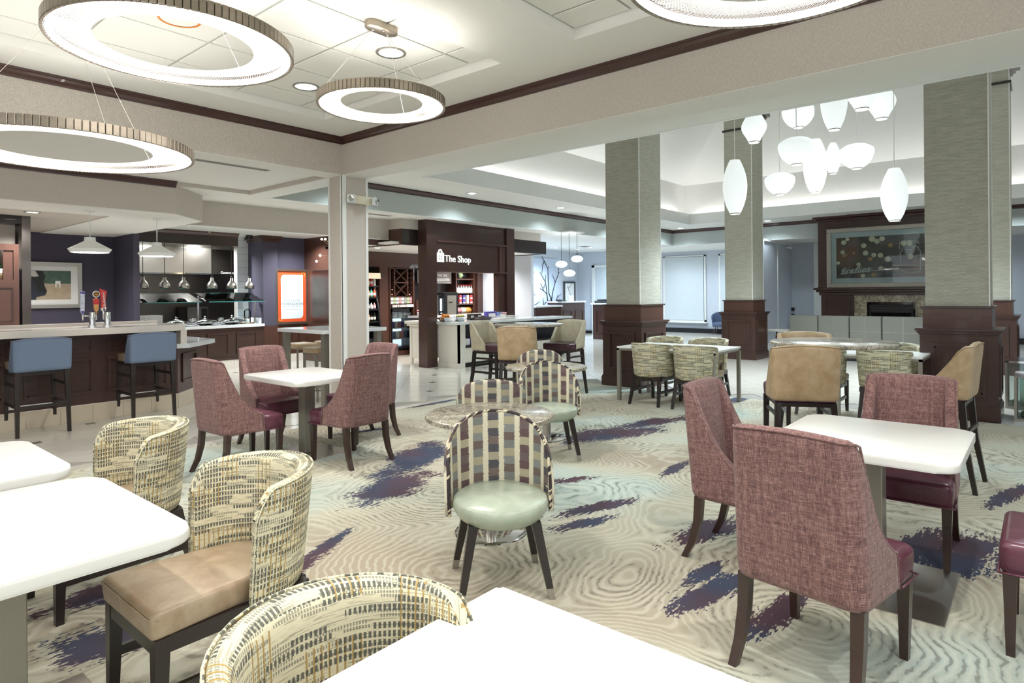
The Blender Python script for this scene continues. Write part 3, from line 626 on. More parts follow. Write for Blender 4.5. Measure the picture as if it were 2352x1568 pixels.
for k in range(2): inst(t0, bar, (3.57 + 0.235 * k, VB + 0.235 * k - 0.002, 0), PI / 4)
q = MB()
for a, c, z0, z1 in ((0.13, 0.60, 0.33, 0.72),):
    for bx in ((a, -0.018, z0, c, 0, z0 + 0.03), (a, -0.018, z1 - 0.03, c, 0, z1), (a, -0.018, z0, a + 0.03, 0, z1), (c - 0.03, -0.018, z0, c, 0, z1)): q.box(*bx)
o = q.build('panel_moulding', 'cherry_x', bar); o.location = (3.57, VB, 0); o.rotation_euler = (0, 0, PI / 4)
# wall cabinet and planter
cab = thing('wall_cabinet', 'tall dark wood cabinet with fabric backed shelves at the left end of the bar', 'cabinet', (0, 0, 0))
VC = 10.85; X = at_v(70, 600, VC).x
zf = lambda px, py: at_v(px, py, VC).z
S('side_post', 'steel_dark', (X - 0.10, VC - 0.02, 1.08, X, VC + 0.4, 2.66), parent=cab)
S('top_rail', 'espresso', (0.6, VC - 0.01, 2.52, X - 0.10, VC + 0.4, 2.66), parent=cab)
S('upper_back', 'wallpaper', (0.6, VC + 0.25, 1.9, X - 0.12, VC + 0.3, 2.52), parent=cab)
z1 = zf(30, 560); z2 = zf(30, 642); z3 = zf(20, 750)
S('shelf_frame', 'cherry_red', (0.6, VC, z1 - 0.09, X - 0.13, VC + 0.04, z1), (X - 0.19, VC, z2, X - 0.13, VC + 0.04, z1 - 0.09), (0.6, VC, z2 - 0.04, X - 0.13, VC + 0.3, z2), (X - 0.3, VC + 0.02, z2, X - 0.16, VC + 0.26, z1 - 0.05), parent=cab)
S('door', 'cherry_red', (0.6, VC, z3, X - 0.13, VC + 0.3, z2 - 0.04), parent=cab)
S('door_moulding', 'cherry_x', *pframe('v', VC, X - 0.75, X - 0.19, z3 + 0.05, z2 - 0.10, -1, 0.02, 0.01), parent=cab)
bb = thing('back_bar_ledge', 'white raised stone ledge under the tall cabinet behind the bar', 'counter', (0, 0, 0))
XL = at_v(93, 752, VC - 0.15).x
S('ledge_top', 'white_solid', (0.6, VC - 0.25, 1.0, XL, VC + 0.45, 1.08), parent=bb, bev=0.003); S('ledge_base', 'cherry', (0.6, VC - 0.1, 0, XL - 0.1, VC + 0.45, 1.0), parent=bb)
p = at_v(3, 641, VC + 0.1); pl = thing('potted_plant', 'small green plant in a white and tan pot on the cabinet shelf', 'plant', (p.x, VC + 0.1, z2))
MB().lathe([(0.001, 0), (0.055, 0), (0.062, 0.09)], 20).build('pot', 'taupe', pl, True); MB().lathe([(0.063, 0.09), (0.067, 0.15), (0.058, 0.15), (0.055, 0.12), (0.001, 0.12)], 20).build('pot_rim', 'white_paint', pl, True)
for k in range(16):
    a = k * 2.4; r = 0.03 + 0.03 * random.random(); z = 0.16 + 0.07 * random.random(); lf = MB()
    c = Vector((r * math.cos(a), r * math.sin(a), z)); dd = Vector((math.cos(a), math.sin(a), 0.5)) * 0.035; s = Vector((-math.sin(a), math.cos(a), 0)) * 0.018
    lf.grid([[c - dd, c - s, ], [c + s, c + dd]]); lf.tube([(0, 0, 0.12), tuple(c - dd)], 0.002, 4); lf.build('leaf', 'leaf_green', pl)
# horse picture on the purple wall (rider and horse meeting over sandy ground, as simple printed shapes)
pic = thing('framed_picture', 'silver framed photograph of a rider with a dark horse on the purple bar wall', 'picture', (0, 0, 0))
V = 13.39
a = at_v(187, 604, V); c = at_v(187, 706, V); x1 = a.x; x0 = x1 - 1.35; z0, z1 = c.z, a.z
def frame_v(par, V, x0, x1, z0, z1, w, mat='steel', d=0.04): S('frame', mat, (x0, V - d, z0, x1, V, z0 + w), (x0, V - d, z1 - w, x1, V, z1), (x0, V - d, z0 + w, x0 + w, V, z1 - w), (x1 - w, V - d, z0 + w, x1, V, z1 - w), parent=par)
frame_v(pic, V, x0, x1, z0, z1, 0.06)
S('mat_board', 'white_paint', (x0 + 0.06, V - 0.02, z0 + 0.06, x1 - 0.06, V - 0.01, z1 - 0.06), parent=pic)
ix0, ix1, iz0, iz1 = x0 + 0.13, x1 - 0.17, z0 + 0.15, z1 - 0.15
def horsepic():
    g = G('paddock_print'); x, y, z = g.sep(g.obj()); n = g.noise(g.obj(), 14, 4)
    zz = g.step(z, iz0, iz1)
    sand = g.mix(n, lin('#a8937a'), lin('#c9b8a0')); tr = g.mix(n, lin('#2c4238'), lin('#5f7a68'))
    c = g.mix(g.math('GREATER_THAN', g.math('ADD', zz, g.math('MULTIPLY', n, 0.05)), 0.58), sand, tr); return g.set(col=c, rough=0.3)
M['paddock'] = horsepic()
S('print', 'paddock', (ix0, V - 0.022, iz0, ix1, V - 0.02, iz1), parent=pic)
W = ix1 - ix0; Hh = iz1 - iz0
def flat(name, pts, mat, par, V, e=0.003):
    b = MB(); lo = [b.bm.verts.new((x, V - e, z)) for x, z in pts]; hi = [b.bm.verts.new((x, V, z)) for x, z in pts]; n = len(pts)
    b.bm.faces.new(lo); b.bm.faces.new(hi[::-1])
    for i in range(n): b.bm.faces.new((lo[i], lo[(i + 1) % n], hi[(i + 1) % n], hi[i]))
    return b.build(name, mat, par)
def pic_xy(px, py): q = at_v(px, py, V); return (max(ix0, q.x), min(iz1, max(iz0, q.z)))
flat('horse_print', [pic_xy(*q) for q in ((72, 622), (84, 620), (96, 622), (104, 634), (99, 648), (103, 660), (107, 668), (104, 676), (96, 677), (88, 672), (80, 676), (72, 680))], 'black', pic, V - 0.023)
flat('rider_print', [pic_xy(*q) for q in ((70, 640), (80, 648), (84, 668), (104, 672), (102, 678), (82, 682), (82, 690), (70, 692))], 'rider_navy', pic, V - 0.027)
flat('cap_print', [pic_xy(*q) for q in ((70, 618), (80, 622), (88, 634), (78, 636), (70, 634))], 'steel', pic, V - 0.030)
flat('fence_print', [pic_xy(*q) for q in ((126, 645), (138, 645), (138, 660), (135, 660), (135, 652), (129, 652), (129, 660), (126, 660))], 'white_paint', pic, V - 0.023)
# beer towers
def tower(px, label, handles):
    p = at_z(px, 755, 1.13); x, y = at_v(px, 755, 9.14).x, 9.14
    t = thing('beer_tower', label, 'beer tap', (x, y, 1.13))
    MB().lathe([(0.05, 0), (0.05, 0.012), (0.036, 0.014), (0.036, 0.17), (0.033, 0.178), (0.001, 0.18)], 28).build('column', 'chrome', t, True, autosmooth=0.6)
    for k, hx in enumerate(handles):
        f = MB(); f.tube([(0.03 * (1 if hx > 0 else -1), 0, 0.13), (hx, 0, 0.135)], 0.007, 8); f.tube([(hx, 0, 0.10), (hx - 0.004, 0, 0.16)], 0.010, 8); f.tube([(hx, 0, 0.115), (hx - 0.004, -0.01, 0.08)], 0.006, 8); f.build('faucet', 'chrome', t, True)
    return t
T1 = tower(212, 'left polished beer tap tower with a blue and white handle and an orange handle', (-0.10, 0.045)); T2 = tower(247, 'right polished beer tap tower with a red winged handle', (-0.045,))
h = MB().loft([[(-.010, -.008, .16), (.010, -.008, .16), (.010, .008, .16), (-.010, .008, .16)], [(-.022, -.010, .20), (.022, -.010, .20), (.022, .010, .20), (-.022, .010, .20)], [(-.026, -.010, .42), (.026, -.010, .42), (.026, .010, .42), (-.026, .010, .42)], [(-.022, -.008, .44), (.022, -.008, .44), (.022, .008, .44), (-.022, .008, .44)]]).build('tap_handle', 'tap_blue', T1, label='blue and white tap handle'); h.location = (-0.105, 0, 0)
S('handle_cap', 'tap_violet', (-.024, -.011, .405, .024, .011, .43), (-.012, -.011, .165, .012, .011, .20), parent=h)
text('lettering', 'BUD LIGHT', 0.043, 'white_paint', (0.0, -0.012, .305), (PI / 2, -PI / 2, 0), h, 0.001, bold=0.0015)
h = MB().lathe([(.008, .16), (.012, .19), (.024, .195), (.034, .32), (.034, .34), (.010, .35), (.008, .37)], 18).build('tap_handle', 'tap_orange', T1, True, label='amber tap handle with a round badge'); h.location = (0.045, 0, 0)
MB().lathe([(.0255, .245), (.0345, .30), (.0365, .342), (.020, .345)], 18).build('handle_collar', 'tap_red', h, True)
MB().lathe([(.001, -.006), (.040, -.006), (.042, 0), (.040, .006), (.001, .006)], 24).move(Matrix.Translation((0, 0, .405)) @ Matrix.Rotation(PI / 2, 4, 'X')).build('badge', 'white_paint', h, True)
MB().lathe([(.001, -.0065), (.031, -.0065), (.031, .0065), (.001, .0065)], 24).move(Matrix.Translation((0, -0.001, .405)) @ Matrix.Rotation(PI / 2, 4, 'X')).build('badge_center', 'black', h, True)
text('lettering', 'FAT\nTIRE', 0.024, 'tap_amber', (0, -.009, .405), ROT_V, h, 0.001, bold=0.0008)
h = MB().loft([[(x * s, y, z) for x, y in ((-.016, -.009), (.016, -.009), (.016, .009), (-.016, .009))] for s, z in ((1, .19), (1.7, .24), (1.4, .31), (2.0, .40))] + [[(-.040, -.009, .475), (.040, -.009, .44), (.040, .009, .44), (-.040, .009, .475)]]).build('tap_handle', 'tap_red', T2, label='red winged tap handle'); h.location = (-0.045, 0, 0)
MB().lathe([(.010, .15), (.010, .185), (.030, .19), (.034, .225), (.022, .235), (.001, .235)], 10).build('handle_crown', 'chrome', h)
text('lettering', 'Budweiser', 0.045, 'white_paint', (0.004, -.011, .335), (PI / 2, -PI / 2 - 0.08, 0), h, 0.001, shear=0.3)

# white cone pendants over the bar
def cone_pendant(px, py, zc, label):
    p = at_z(px, py, zc); t = thing('pendant_lamp', label, 'pendant lamp', (p.x, p.y, zc), 0, 'white cone pendants over the bar'); s = (Vector((p.x, p.y, 0)).dot(_F)) / 9.0; return t, s
tp, s = cone_pendant(206, 484, 2.62, 'white cone pendant lamp over the bar in front of the purple wall')
MB().lathe([(0.001, -0.012), (0.055, -0.012), (0.055, 0), (0.001, 0)], 24).build('canopy', 'white_paint', tp, True, autosmooth=0.5)
MB().tube([(0, 0, 0), (0, 0, -0.35)], 0.007, 8).build('stem', 'white_paint', tp, True)
MB().lathe([(0.012, -0.34), (0.062, -0.345), (0.065, -0.395), (0.245, -0.50), (0.215, -0.545), (0.205, -0.543), (0.232, -0.503), (0.06, -0.405), (0.001, -0.40)], 36).build('shade', 'white_paint', tp, True, autosmooth=0.5)
MB().lathe([(0.001, -0.540), (0.206, -0.540)], 32).build('diffuser', 'glow_white', tp)
p2 = at_z(360, 502, 2.62); copy(tp, (p2.x, p2.y, 2.62), 0, 'white cone pendant lamp over the bar end, in front of the steel kitchen hood', 'white cone pendants over the bar')

# ================================================================ kitchen
VK = 12.84
kc = thing('buffet_counter', 'dark wood panelled buffet counter with a white stone top under the heat lamps', 'counter', (0, 0, 0))
xr = at_v(606, 745, VK).x
S('body', 'cherry', (4.36, VK, 0.18, xr, 13.6, 0.84), parent=kc); S('countertop', 'quartz_white', (4.36, VK - 0.04, 0.84, xr, 13.7, 0.90), parent=kc, bev=0.003)
S('top_moulding', 'cherry_x', (4.36, VK - 0.02, 0.80, xr, VK, 0.84), (4.36, VK - 0.02, 0.18, xr, VK, 0.215), parent=kc)
S('side_splash', 'quartz_white', (xr - 0.28, 13.55, 0.90, xr, 13.6, 1.0), (xr - 0.02, VK + 0.1, 0.9, xr, 13.6, 1.02), parent=kc)
for a, c in ((432, 460), (476.5, 526), (543, 590)):
    S('panel_moulding', 'cherry_x', *pframe('v', VK, at_v(a, 780, VK).x, at_v(c, 780, VK).x, 0.28, 0.74, -1, 0.03, 0.02), parent=kc)
bt = MB().box(0, -0.012, 0, 0.327, 0, 0.177, bev=0.002, seg=1).build('base_tile', 'quartz', kc); bt.location = (xr - 0.33, VK, 0)
for k in range(1, 8): inst(bt, kc, (xr - 0.33 * (k + 1), VK, 0))
S('wall_kitchen', 'steel_dark', (4.36, 15.2, 0, 8.0, 15.3, 2.8)); S('wall_kitchen_side', 'steel', (4.35, 13.5, 0.0, 4.37, 15.3, 2.8))
# header over the opening
S('trim_9', 'espresso', (4.35, 12.95, 2.53, at_v(547, 560, 12.95).x, 13.1, 2.72)); crown('trim_10', [(at_v(547, 560, 12.95).x, 12.95, 0, -1), (4.35, 12.95, 0, -1)], 2.80, 0.09, 0.06)
# tiled wall beside the opening
tw = struct('wall_tile'); xa = at_v(545, 650, 13.6).x; xb = at_v(592, 650, 13.6).x
S('wall_backing', 'grout', (xa, 13.61, 0, xb + 0.1, 13.75, 2.8), parent=tw)
wt = MB().box(0, -0.01, 0, 0.296, 0, 0.146, bev=0.003, seg=1).build('tile', 'quartz_white', tw); wt.location = (xa, 13.61, 0.92)
for r in range(13):
    for k in range(2):
        if r == 0 and k == 0: continue
        inst(wt, tw, (xa + 0.3 * k, 13.61, 0.92 + 0.15 * r))
# range hood, stove, oven
hd = thing('range_hood', 'wide brushed steel kitchen range hood', 'range hood', (0, 0, 0)); VH = 14.2
hx0 = 4.4; hx1 = at_v(486, 620, VH).x; hz0 = at_v(400, 627, VH).z; hz1 = at_v(400, 580, VH).z
S('hood_body', 'steel', (hx0, VH, hz0, hx1, 15.1, hz1 + 0.12), parent=hd, bev=0.01); S('hood_lip', 'chrome', (hx0, VH - 0.012, hz0 - 0.02, hx1 + 0.01, VH, hz0 + 0.01), parent=hd)
S('upper_housing', 'steel', (hx0, VH + 0.1, hz1 + 0.12, at_v(545, 600, VH).x, 15.1, hz1 + 0.45), parent=hd)
S('side_panel', 'steel_dark', (hx1, VH + 0.15, hz0, at_v(545, 600, VH).x, 15.1, hz1 + 0.12), parent=hd)
VS = 14.1
sv = thing('griddle', 'steel counter griddle with a row of black knobs', 'stove', (0, 0, 0)); sx1 = at_v(374, 740, VS).x
sz = at_v(340, 725, VS).z; sz0 = at_v(340, 747, VS).z
S('body', 'steel', (4.42, VS, sz0 - 0.05, sx1, 14.8, sz), parent=sv, bev=0.006); S('splash_guard', 'steel', (4.45, 14.75, sz, sx1 - 0.35, 14.78, sz + 0.32), parent=sv); S('stand', 'steel', (4.42, VS + 0.05, 0, sx1 + 0.02, 14.8, sz0 - 0.05), parent=sv)
for px in (313, 334, 355): q = at_v(px, 737, VS); MB().lathe([(.001, 0), (.030, 0), (.034, .012), (.026, .03), (.001, .03)], 20).move(Matrix.Translation((q.x, VS, q.z)) @ Matrix.Rotation(PI / 2, 4, 'X')).build('knob', 'black', sv, True)
ov = thing('counter_oven', 'dark countertop oven behind the sneeze guard', 'oven', (0, 0, 0)); q = at_v(431, 705, 14.6); q2 = at_v(479, 735, 14.6)
S('body', 'steel_dark', (q.x, 14.6, 0.92, q2.x, 15.1, q.z), parent=ov, bev=0.01); S('door', 'black_glass', (q.x + 0.3, 14.59, 0.96, q2.x - 0.03, 14.6, q.z - 0.04), parent=ov); S('stand', 'steel_dark', (q.x, 14.62, 0, q2.x, 15.1, 0.92), parent=ov)
mark = text('wall_lettering', 'Continental', 0.07, 'white_paint', tuple(at_v(528, 626, VH - 0.012) + Vector((0, 0.1, 0))), ROT_V); mark.parent = hd
# chafing dishes
def chafer(px, label):
    p = at_v(px, 745, 13.15); t = thing('chafing_dish', label, 'chafing dish', (p.x, 13.15, 0.90), 0, 'chafing dishes on the buffet counter')
    MB().lathe([(0.10, 0.0), (0.16, 0.02), (0.235, 0.045), (0.24, 0.06), (0.23, 0.065), (0.001, 0.062)], 32).build('pan', 'chrome', t, True)
    MB().lathe([(0.245, 0.062), (0.245, 0.072), (0.20, 0.10), (0.10, 0.135), (0.012, 0.145), (0.010, 0.165), (0.022, 0.172), (0.020, 0.185), (0.001, 0.19)], 32).build('lid', 'chrome', t, True)
    h = MB(); h.tube([(0.20, 0, 0.05), (0.30, 0, 0.05), (0.31, 0, 0.11), (0.26, 0, 0.12)], 0.012, 8); h.build('side_handle', 'chrome', t, True)
    h = MB(); h.box(0.27, -0.06, 0.09, 0.37, 0.02, 0.15, bev=0.01); h.build('fuel_bracket', 'chrome', t, True)
    MB().box(-0.05, -0.22, 0.0, 0.05, 0.22, 0.012).build('foot', 'chrome', t)
chafer(405, 'polished chafing dish nearest the griddle'); chafer(471, 'polished chafing dish in the middle of the buffet'); chafer(533, 'polished chafing dish nearest the white tiled wall')
# sneeze guard
sg = thing('sneeze_guard', 'teal edged glass sneeze guard on steel posts over the buffet', 'sneeze guard', (0, 0, 0)); VG = 12.98
for px in (312, 460, 591):
    q = at_v(px, 690, VG); pz = MB(); pz.cyl(q.x, VG + 0.1, 0.9, 1.50, 0.020, 16); pz.lathe([(0.04, 0), (0.04, 0.01), (0.001, 0.01)], 16, (q.x, VG + 0.1, 0.9)); pz.build('post', 'chrome', sg, True, autosmooth=0.6)
    k = MB(); k.tube([(q.x, VG + 0.1, 1.47), (q.x + 0.03, VG - 0.08, 1.43), (q.x + 0.05, VG - 0.12, 1.40)], 0.014, 8); k.build('clamp', 'chrome', sg, True)
for a, c in ((313, 452), (462, 596)):
    x0 = at_v(a, 680, VG).x; x1 = at_v(c, 680, VG).x
    b = MB(); b.loft([[(x0 + 0.05, VG - 0.24, 1.375), (x0, VG + 0.28, 1.555), (x0, VG + 0.283, 1.563), (x0 + 0.05, VG - 0.237, 1.383)], [(x1, VG - 0.24, 1.375), (x1 - 0.05, VG + 0.28, 1.555), (x1 - 0.05, VG + 0.283, 1.563), (x1, VG - 0.237, 1.383)]]); b.build('glass_panel', 'glass_teal', sg)
    MB().box(x0, VG + 0.278, 1.553, x1 - 0.05, VG + 0.286, 1.566).box(x0 + 0.05, VG - 0.244, 1.372, x1, VG - 0.236, 1.384).build('glass_edge', 'teal_edge', sg)
# water dispenser tray
q = at_v(571, 742, 13.2); t = thing('glass_dispenser', 'clear glass dispenser on a small wooden tray at the buffet end', 'dispenser', (q.x, 13.25, 0.9))
MB().box(-0.16, -0.10, 0, 0.16, 0.10, 0.018, bev=0.004).build('tray', 'tan', t); MB().lathe([(0.07, 0.018), (0.072, 0.26), (0.05, 0.30), (0.045, 0.30), (0.065, 0.255), (0.065, 0.02)], 24).build('jar', 'glass', t, True); MB().lathe([(0.05, 0.30), (0.05, 0.32), (0.001, 0.325)], 24).build('lid', 'chrome', t, True)
# heat lamps
def heatlamp0():
    t = thing('heat_lamp', 'heat lamp', 'heat lamp', (0, 0, 2.8), 0, 'brushed heat lamps over the buffet')
    MB().lathe([(0.001, -0.085), (0.062, -0.085), (0.072, 0)], 24).build('canopy', 'black', t, True, autosmooth=0.5)
    MB().tube([(0, 0, -0.08), (0, 0, -0.91)], 0.006, 6).build('cord', 'black', t)
    MB().lathe([(0.001, -0.895), (0.026, -0.90), (0.028, -0.925), (0.001, -0.926)], 20).build('socket_cap', 'black', t, True)
    MB().lathe([(0.026, -0.925), (0.030, -0.93), (0.032, -0.985), (0.048, -1.0), (0.082, -1.045), (0.096, -1.085), (0.098, -1.155), (0.092, -1.156), (0.090, -1.09), (0.045, -1.01), (0.001, -1.0)], 28).build('shade', 'steel', t, True)
    MB().lathe([(0.001, -1.12), (0.05, -1.115), (0.055, -1.10)], 16).build('bulb', 'white_paint', t, True); return t
HL = heatlamp0()
for k, (px, lab) in enumerate(((328, 'brushed steel heat lamp nearest the purple partition'), (378, 'second brushed heat lamp from the purple partition'), (422, 'third brushed heat lamp from the purple partition'), (487, 'third brushed heat lamp from the tiled wall side'), (532, 'brushed heat lamp left of the white tiled wall'), (573, 'brushed heat lamp hanging in front of the white tiled wall'))):
    q = at_v(px, 640, 13.1)
    if k == 0: HL.location = (q.x, 13.1, 2.8); HL['label'] = lab
    else: copy(HL, (q.x, 13.1, 2.8), 0, lab)
# purple pilaster and wall with the orange sign
PX0 = at_v(604, 600, 12.95).x; PX1 = at_v(637, 600, 12.95).x
S('pilaster', 'purple_wall', (PX0, 12.95, 0.83, PX1, 13.6, 2.75)); S('pilaster_cap', 'crown_wood', (PX0 - 0.08, 12.87, 2.73, PX1 + 0.08, 13.6, 2.80), (PX0 - 0.03, 12.92, 2.67, PX1 + 0.03, 13.6, 2.73)); S('pilaster_base', 'cherry_red', (PX0 - 0.01, 12.94, 0.18, PX1 + 0.01, 13.6, 0.83)); S('pilaster_foot', 'quartz', (PX0 - 0.01, 12.93, 0, PX1 + 0.01, 13.6, 0.18))
S('wall_sign', 'purple_wall', (PX1, 13.05, 0.83, 8.1, 13.6, 2.8)); S('wainscot', 'cherry_red', (PX1, 13.03, 0.18, 8.05, 13.6, 0.85)); S('wainscot_moulding', 'cherry_x', *pframe('v', 13.03, PX1 + 0.05, PX1 + 0.3, 0.3, 0.74, -1, 0.03, 0.02), *pframe('v', 13.03, PX1 + 0.36, 7.9, 0.3, 0.74, -1, 0.03, 0.02)); S('wainscot_tile', 'quartz', (PX1, 13.02, 0, 8.05, 13.6, 0.18))
S('wall_wood', 'cherry_red', (8.05, 11.2, 0, 8.15, 13.05, 2.8)); S('wall_wood_panel', 'steel_dark', (8.035, 11.7, 0.9, 8.05, 12.7, 2.05))
V = 12.99; a = at_v(631, 617, V); c = at_v(706, 742, V)
sg = thing('menu_sign', 'orange bordered breakfast and dinner hours sign in a silver frame', 'sign', (0, 0, 0)); x0, x1, z0, z1 = a.x, c.x, c.z, a.z
frame_v(sg, V, x0, x1, z0, z1, 0.05, 'steel', 0.045)
S('poster', 'sign_orange', (x0 + 0.04, V - 0.02, z0 + 0.04, x1 - 0.04, V, z1 - 0.04), parent=sg)
R = []
X0_, X1_, Z0_, Z1_ = x0 + 0.13, x1 - 0.12, z0 + 0.12, z1 - 0.13
for cx, cz, r, st in ((X1_, Z1_, 0, 0), (X0_ + 0.09, Z1_ - 0.09, 0.09, 90), (X0_, Z0_, 0, 0), (X1_ - 0.09, Z0_ + 0.09, 0.09, 270)):
    if r == 0: R.append((cx, cz))
    else:
        for k in range(7): t = math.radians(st + 90 * k / 6); R.append((cx + r * math.cos(t), cz + r * math.sin(t)))
flat('inner_panel', R, 'sign_white', sg, V - 0.021)
xm = (X0_ + X1_) / 2; Hs = Z1_ - Z0_
text('lettering', 'JOIN US FOR\nBREAKFAST', 0.068, 'sign_gray', (xm, V - 0.026, Z1_ - 0.10 * Hs), ROT_V, sg); text('lettering', 'JOIN US FOR\nDINNER & DRINKS', 0.066, 'sign_gray', (xm, V - 0.026, Z1_ - 0.62 * Hs), ROT_V, sg)
text('lettering', 'M  T  W  TH  FR  SA  SU', 0.04, 'sign_gray', (xm, V - 0.026, Z1_ - 0.195 * Hs), ROT_V, sg); text('lettering', 'M  T  W  TH  FR  SA  SU', 0.04, 'sign_gray', (xm, V - 0.026, Z1_ - 0.715 * Hs), ROT_V, sg)
S('rule_line', 'sign_gray', *[(X0_ + 0.04, V - 0.026, Z1_ - f * Hs, X1_ - 0.04, V - 0.024, Z1_ - f * Hs + 0.003) for f in (0.16, 0.27, 0.68, 0.79)], parent=sg)
for (cx, cz, s) in ((x1 - 0.07, z1 - 0.07, -1), (x0 + 0.07, z0 + 0.07, 1)): S('corner_mark', 'tap_amber', (cx, V - 0.026, cz, cx + s * 0.09, V - 0.021, cz + s * 0.012), (cx, V - 0.026, cz, cx + s * 0.012, V - 0.021, cz + s * 0.09), (cx + s * 0.078, V - 0.026, cz, cx + s * 0.09, V - 0.021, cz + s * 0.06), parent=sg)
# sputnik chandelier behind the square column
ch = thing('branching_chandelier', 'branching chandelier with small warm bulbs by the dark wood wall', 'chandelier', (7.62, 11.0, 2.3))
MB().tube([(0, 0, 0.5), (0, 0, 0)], 0.008, 6).build('stem', 'champagne', ch)
for q in ((727, 600), (735, 586.5), (739, 549), (747, 549), (760, 575), (770, 600), (780, 560)):
    p = at_v(q[0], q[1], 10.6 + 0.2 * (q[0] % 5)) - Vector((7.62, 11.0, 2.3)); MB().tube([(0, 0, 0), tuple(p)], 0.006, 6).build('arm', 'champagne', ch); MB().lathe([(0.001, -0.022), (0.018, -0.012), (0.022, 0), (0.018, 0.012), (0.001, 0.022)], 12, tuple(p)).build('bulb', 'glow_warm', ch, True)

# ================================================================ shop
VP = 9.58
portal = thing('shop_portal', 'dark wood portal frame with the shop sign', 'portal', (0, 0, 0))
S('post', 'cherry', (8.68, VP, 0, 8.96, VP + 0.26, 3.02), parent=portal); S('post', 'cherry', (11.18, VP, 0, 11.46, VP + 0.26, 3.02), parent=portal)
S('post_return', 'cherry', (10.93, VP + 0.05, 0.9, 11.18, VP + 0.2, 2.62), parent=portal)
S('header', 'cherry_x', (8.96, VP + 0.03, 1.99, 11.18, VP + 0.2, 2.58), parent=portal); S('header_rail', 'cherry_red', (8.96, VP - 0.01, 2.58, 11.18, VP + 0.2, 2.62), (8.96, VP + 0.0, 1.96, 11.18, VP + 0.2, 1.99), (10.93, VP, 2.0, 10.97, VP + 0.1, 2.58), parent=portal); S('upper_board', 'cherry_x', (8.96, VP + 0.05, 2.62, 11.18, VP + 0.2, 3.02), parent=portal)
# sign: shopping bag with a window and the words
yv = VP + 0.026
a = at_v(1002, 580, yv); c = at_v(1018, 602, yv)
bw0, bw1, bz0, bz1 = a.x, c.x, c.z, a.z
k = MB(); wx = (bw1 - bw0)
for bx in ((bw0, bz0, bw0 + wx * .24, bz1), (bw1 - wx * .24, bz0, bw1, bz1), (bw0 + wx * .24, bz0, bw1 - wx * .24, bz0 + (bz1 - bz0) * .24), (bw0 + wx * .24, bz1 - (bz1 - bz0) * .26, bw1 - wx * .24, bz1), (bw0 + wx * .46, bz0 + .02, bw0 + wx * .54, bz1 - .02), (bw0 + wx * .24, bz0 + (bz1 - bz0) * .46, bw1 - wx * .24, bz0 + (bz1 - bz0) * .54)): k.box(bx[0], yv - 0.03, bx[1], bx[2], yv, bx[3])
xc = (bw0 + bw1) / 2; k.tube([(xc + 0.055 * math.cos(t), yv - 0.015, bz1 + 0.005 + 0.065 * math.sin(t)) for t in [PI * j / 10 for j in range(11)]], 0.010, 6); k.tube([(xc + 0.025 * math.cos(t), yv - 0.015, bz1 + 0.005 + 0.055 * math.sin(t)) for t in [PI * j / 10 for j in range(11)]], 0.007, 6)
k.build('bag_emblem', 'sign_letter', portal)
tx = at_v(1019, 594, yv); text('lettering', 'The Shop', 0.205, 'sign_letter', (tx.x + 0.02, yv - 0.01, tx.z - 0.0), ROT_V, portal, 0.008, 'LEFT', bold=0.001)
light('sign_spot', 'SPOT', (10.3, 9.40, 3.0), 8, (1, .75, .6), 0.02, rot=(-0.35, 0, 0), spot=0.6)
can = thing('shop_canopy', 'dark wood canopy band around the shop', 'canopy', (0, 0, 0))
S('band', 'cherry_red', (8.25, 9.85, 2.50, 8.30, 11.9, 2.82), parent=can); S('band', 'espresso', (8.26, 9.84, 2.50, 8.68, 9.92, 2.82), parent=can); S('band', 'espresso', (11.46, 9.84, 2.50, 13.05, 9.92, 2.82), (13.0, 9.92, 2.50, 13.05, 12.0, 2.82), parent=can)
S('underside', 'ceiling_white', (8.05, 9.92, 2.52, 13.0, 12.2, 2.56), parent=can)
S('side_band', 'cherry_red', (7.6, 10.33, 2.50, 8.27, 10.40, 2.62), parent=can)
# back wall cabinetry
VW = 12.15
sb_ = thing('shop_wall_unit', 'dark red wood wall unit at the back of the shop', 'wall unit', (0, 0, 0))
xx = lambda px, py=650, V=VW: at_v(px, py, V).x
zz = lambda py, px=900, V=VW: at_v(px, py, V).z
S('upper_board', 'cherry_red', (8.15, VW + 0.0, zz(614), 13.0, VW + 0.3, 2.52), parent=sb_); S('back_board', 'espresso', (8.15, VW + 0.28, 0, 13.0, VW + 0.35, 2.3), parent=sb_)
S('side_panel', 'cherry_red', (xx(872), VW, 0, xx(893), VW + 0.3, zz(614)), parent=sb_)
S('upright', 'cherry_red', (xx(893), VW - 0.03, 0, xx(895.5), VW + 0.3, zz(614)), parent=sb_); S('upright', 'cherry_red', (xx(947), VW - 0.03, 0.7, xx(950), VW + 0.3, zz(614)), parent=sb_); S('upright', 'cherry', (xx(950), VW - 0.1, 0, xx(957), VW + 0.3, zz(690)), parent=sb_)
S('base_plinth', 'cherry_red', (xx(893), VW - 0.05, 0, xx(950), VW + 0.3, 0.12), parent=sb_)
S('upright', 'cherry_red', (xx(1046), VW - 0.02, 0.9, xx(1048), VW + 0.3, zz(622)), parent=sb_); S('upright', 'cherry_red', (xx(1086), VW - 0.02, 0.9, xx(1090), VW + 0.3, zz(622)), parent=sb_)
S('pilaster', 'cherry', (xx(1090), VW - 0.12, 0, xx(1102), VW + 0.3, 2.3), parent=sb_)
for py in (640, 672, 697, 719): S('shelf', 'cherry_red', (xx(1048), VW - 0.02, zz(py, 1070) - 0.03, xx(1086), VW + 0.28, zz(py, 1070)), parent=sb_)
S('wall_shop_side', 'white_paint', (xx(1102), VW + 0.1, 0, xx(1175), VW + 0.2, 2.52))
wr = thing('wine_rack', 'built-in wooden wine rack with crossed dividers above the shop fridge', 'wine rack', (0, 0, 0))
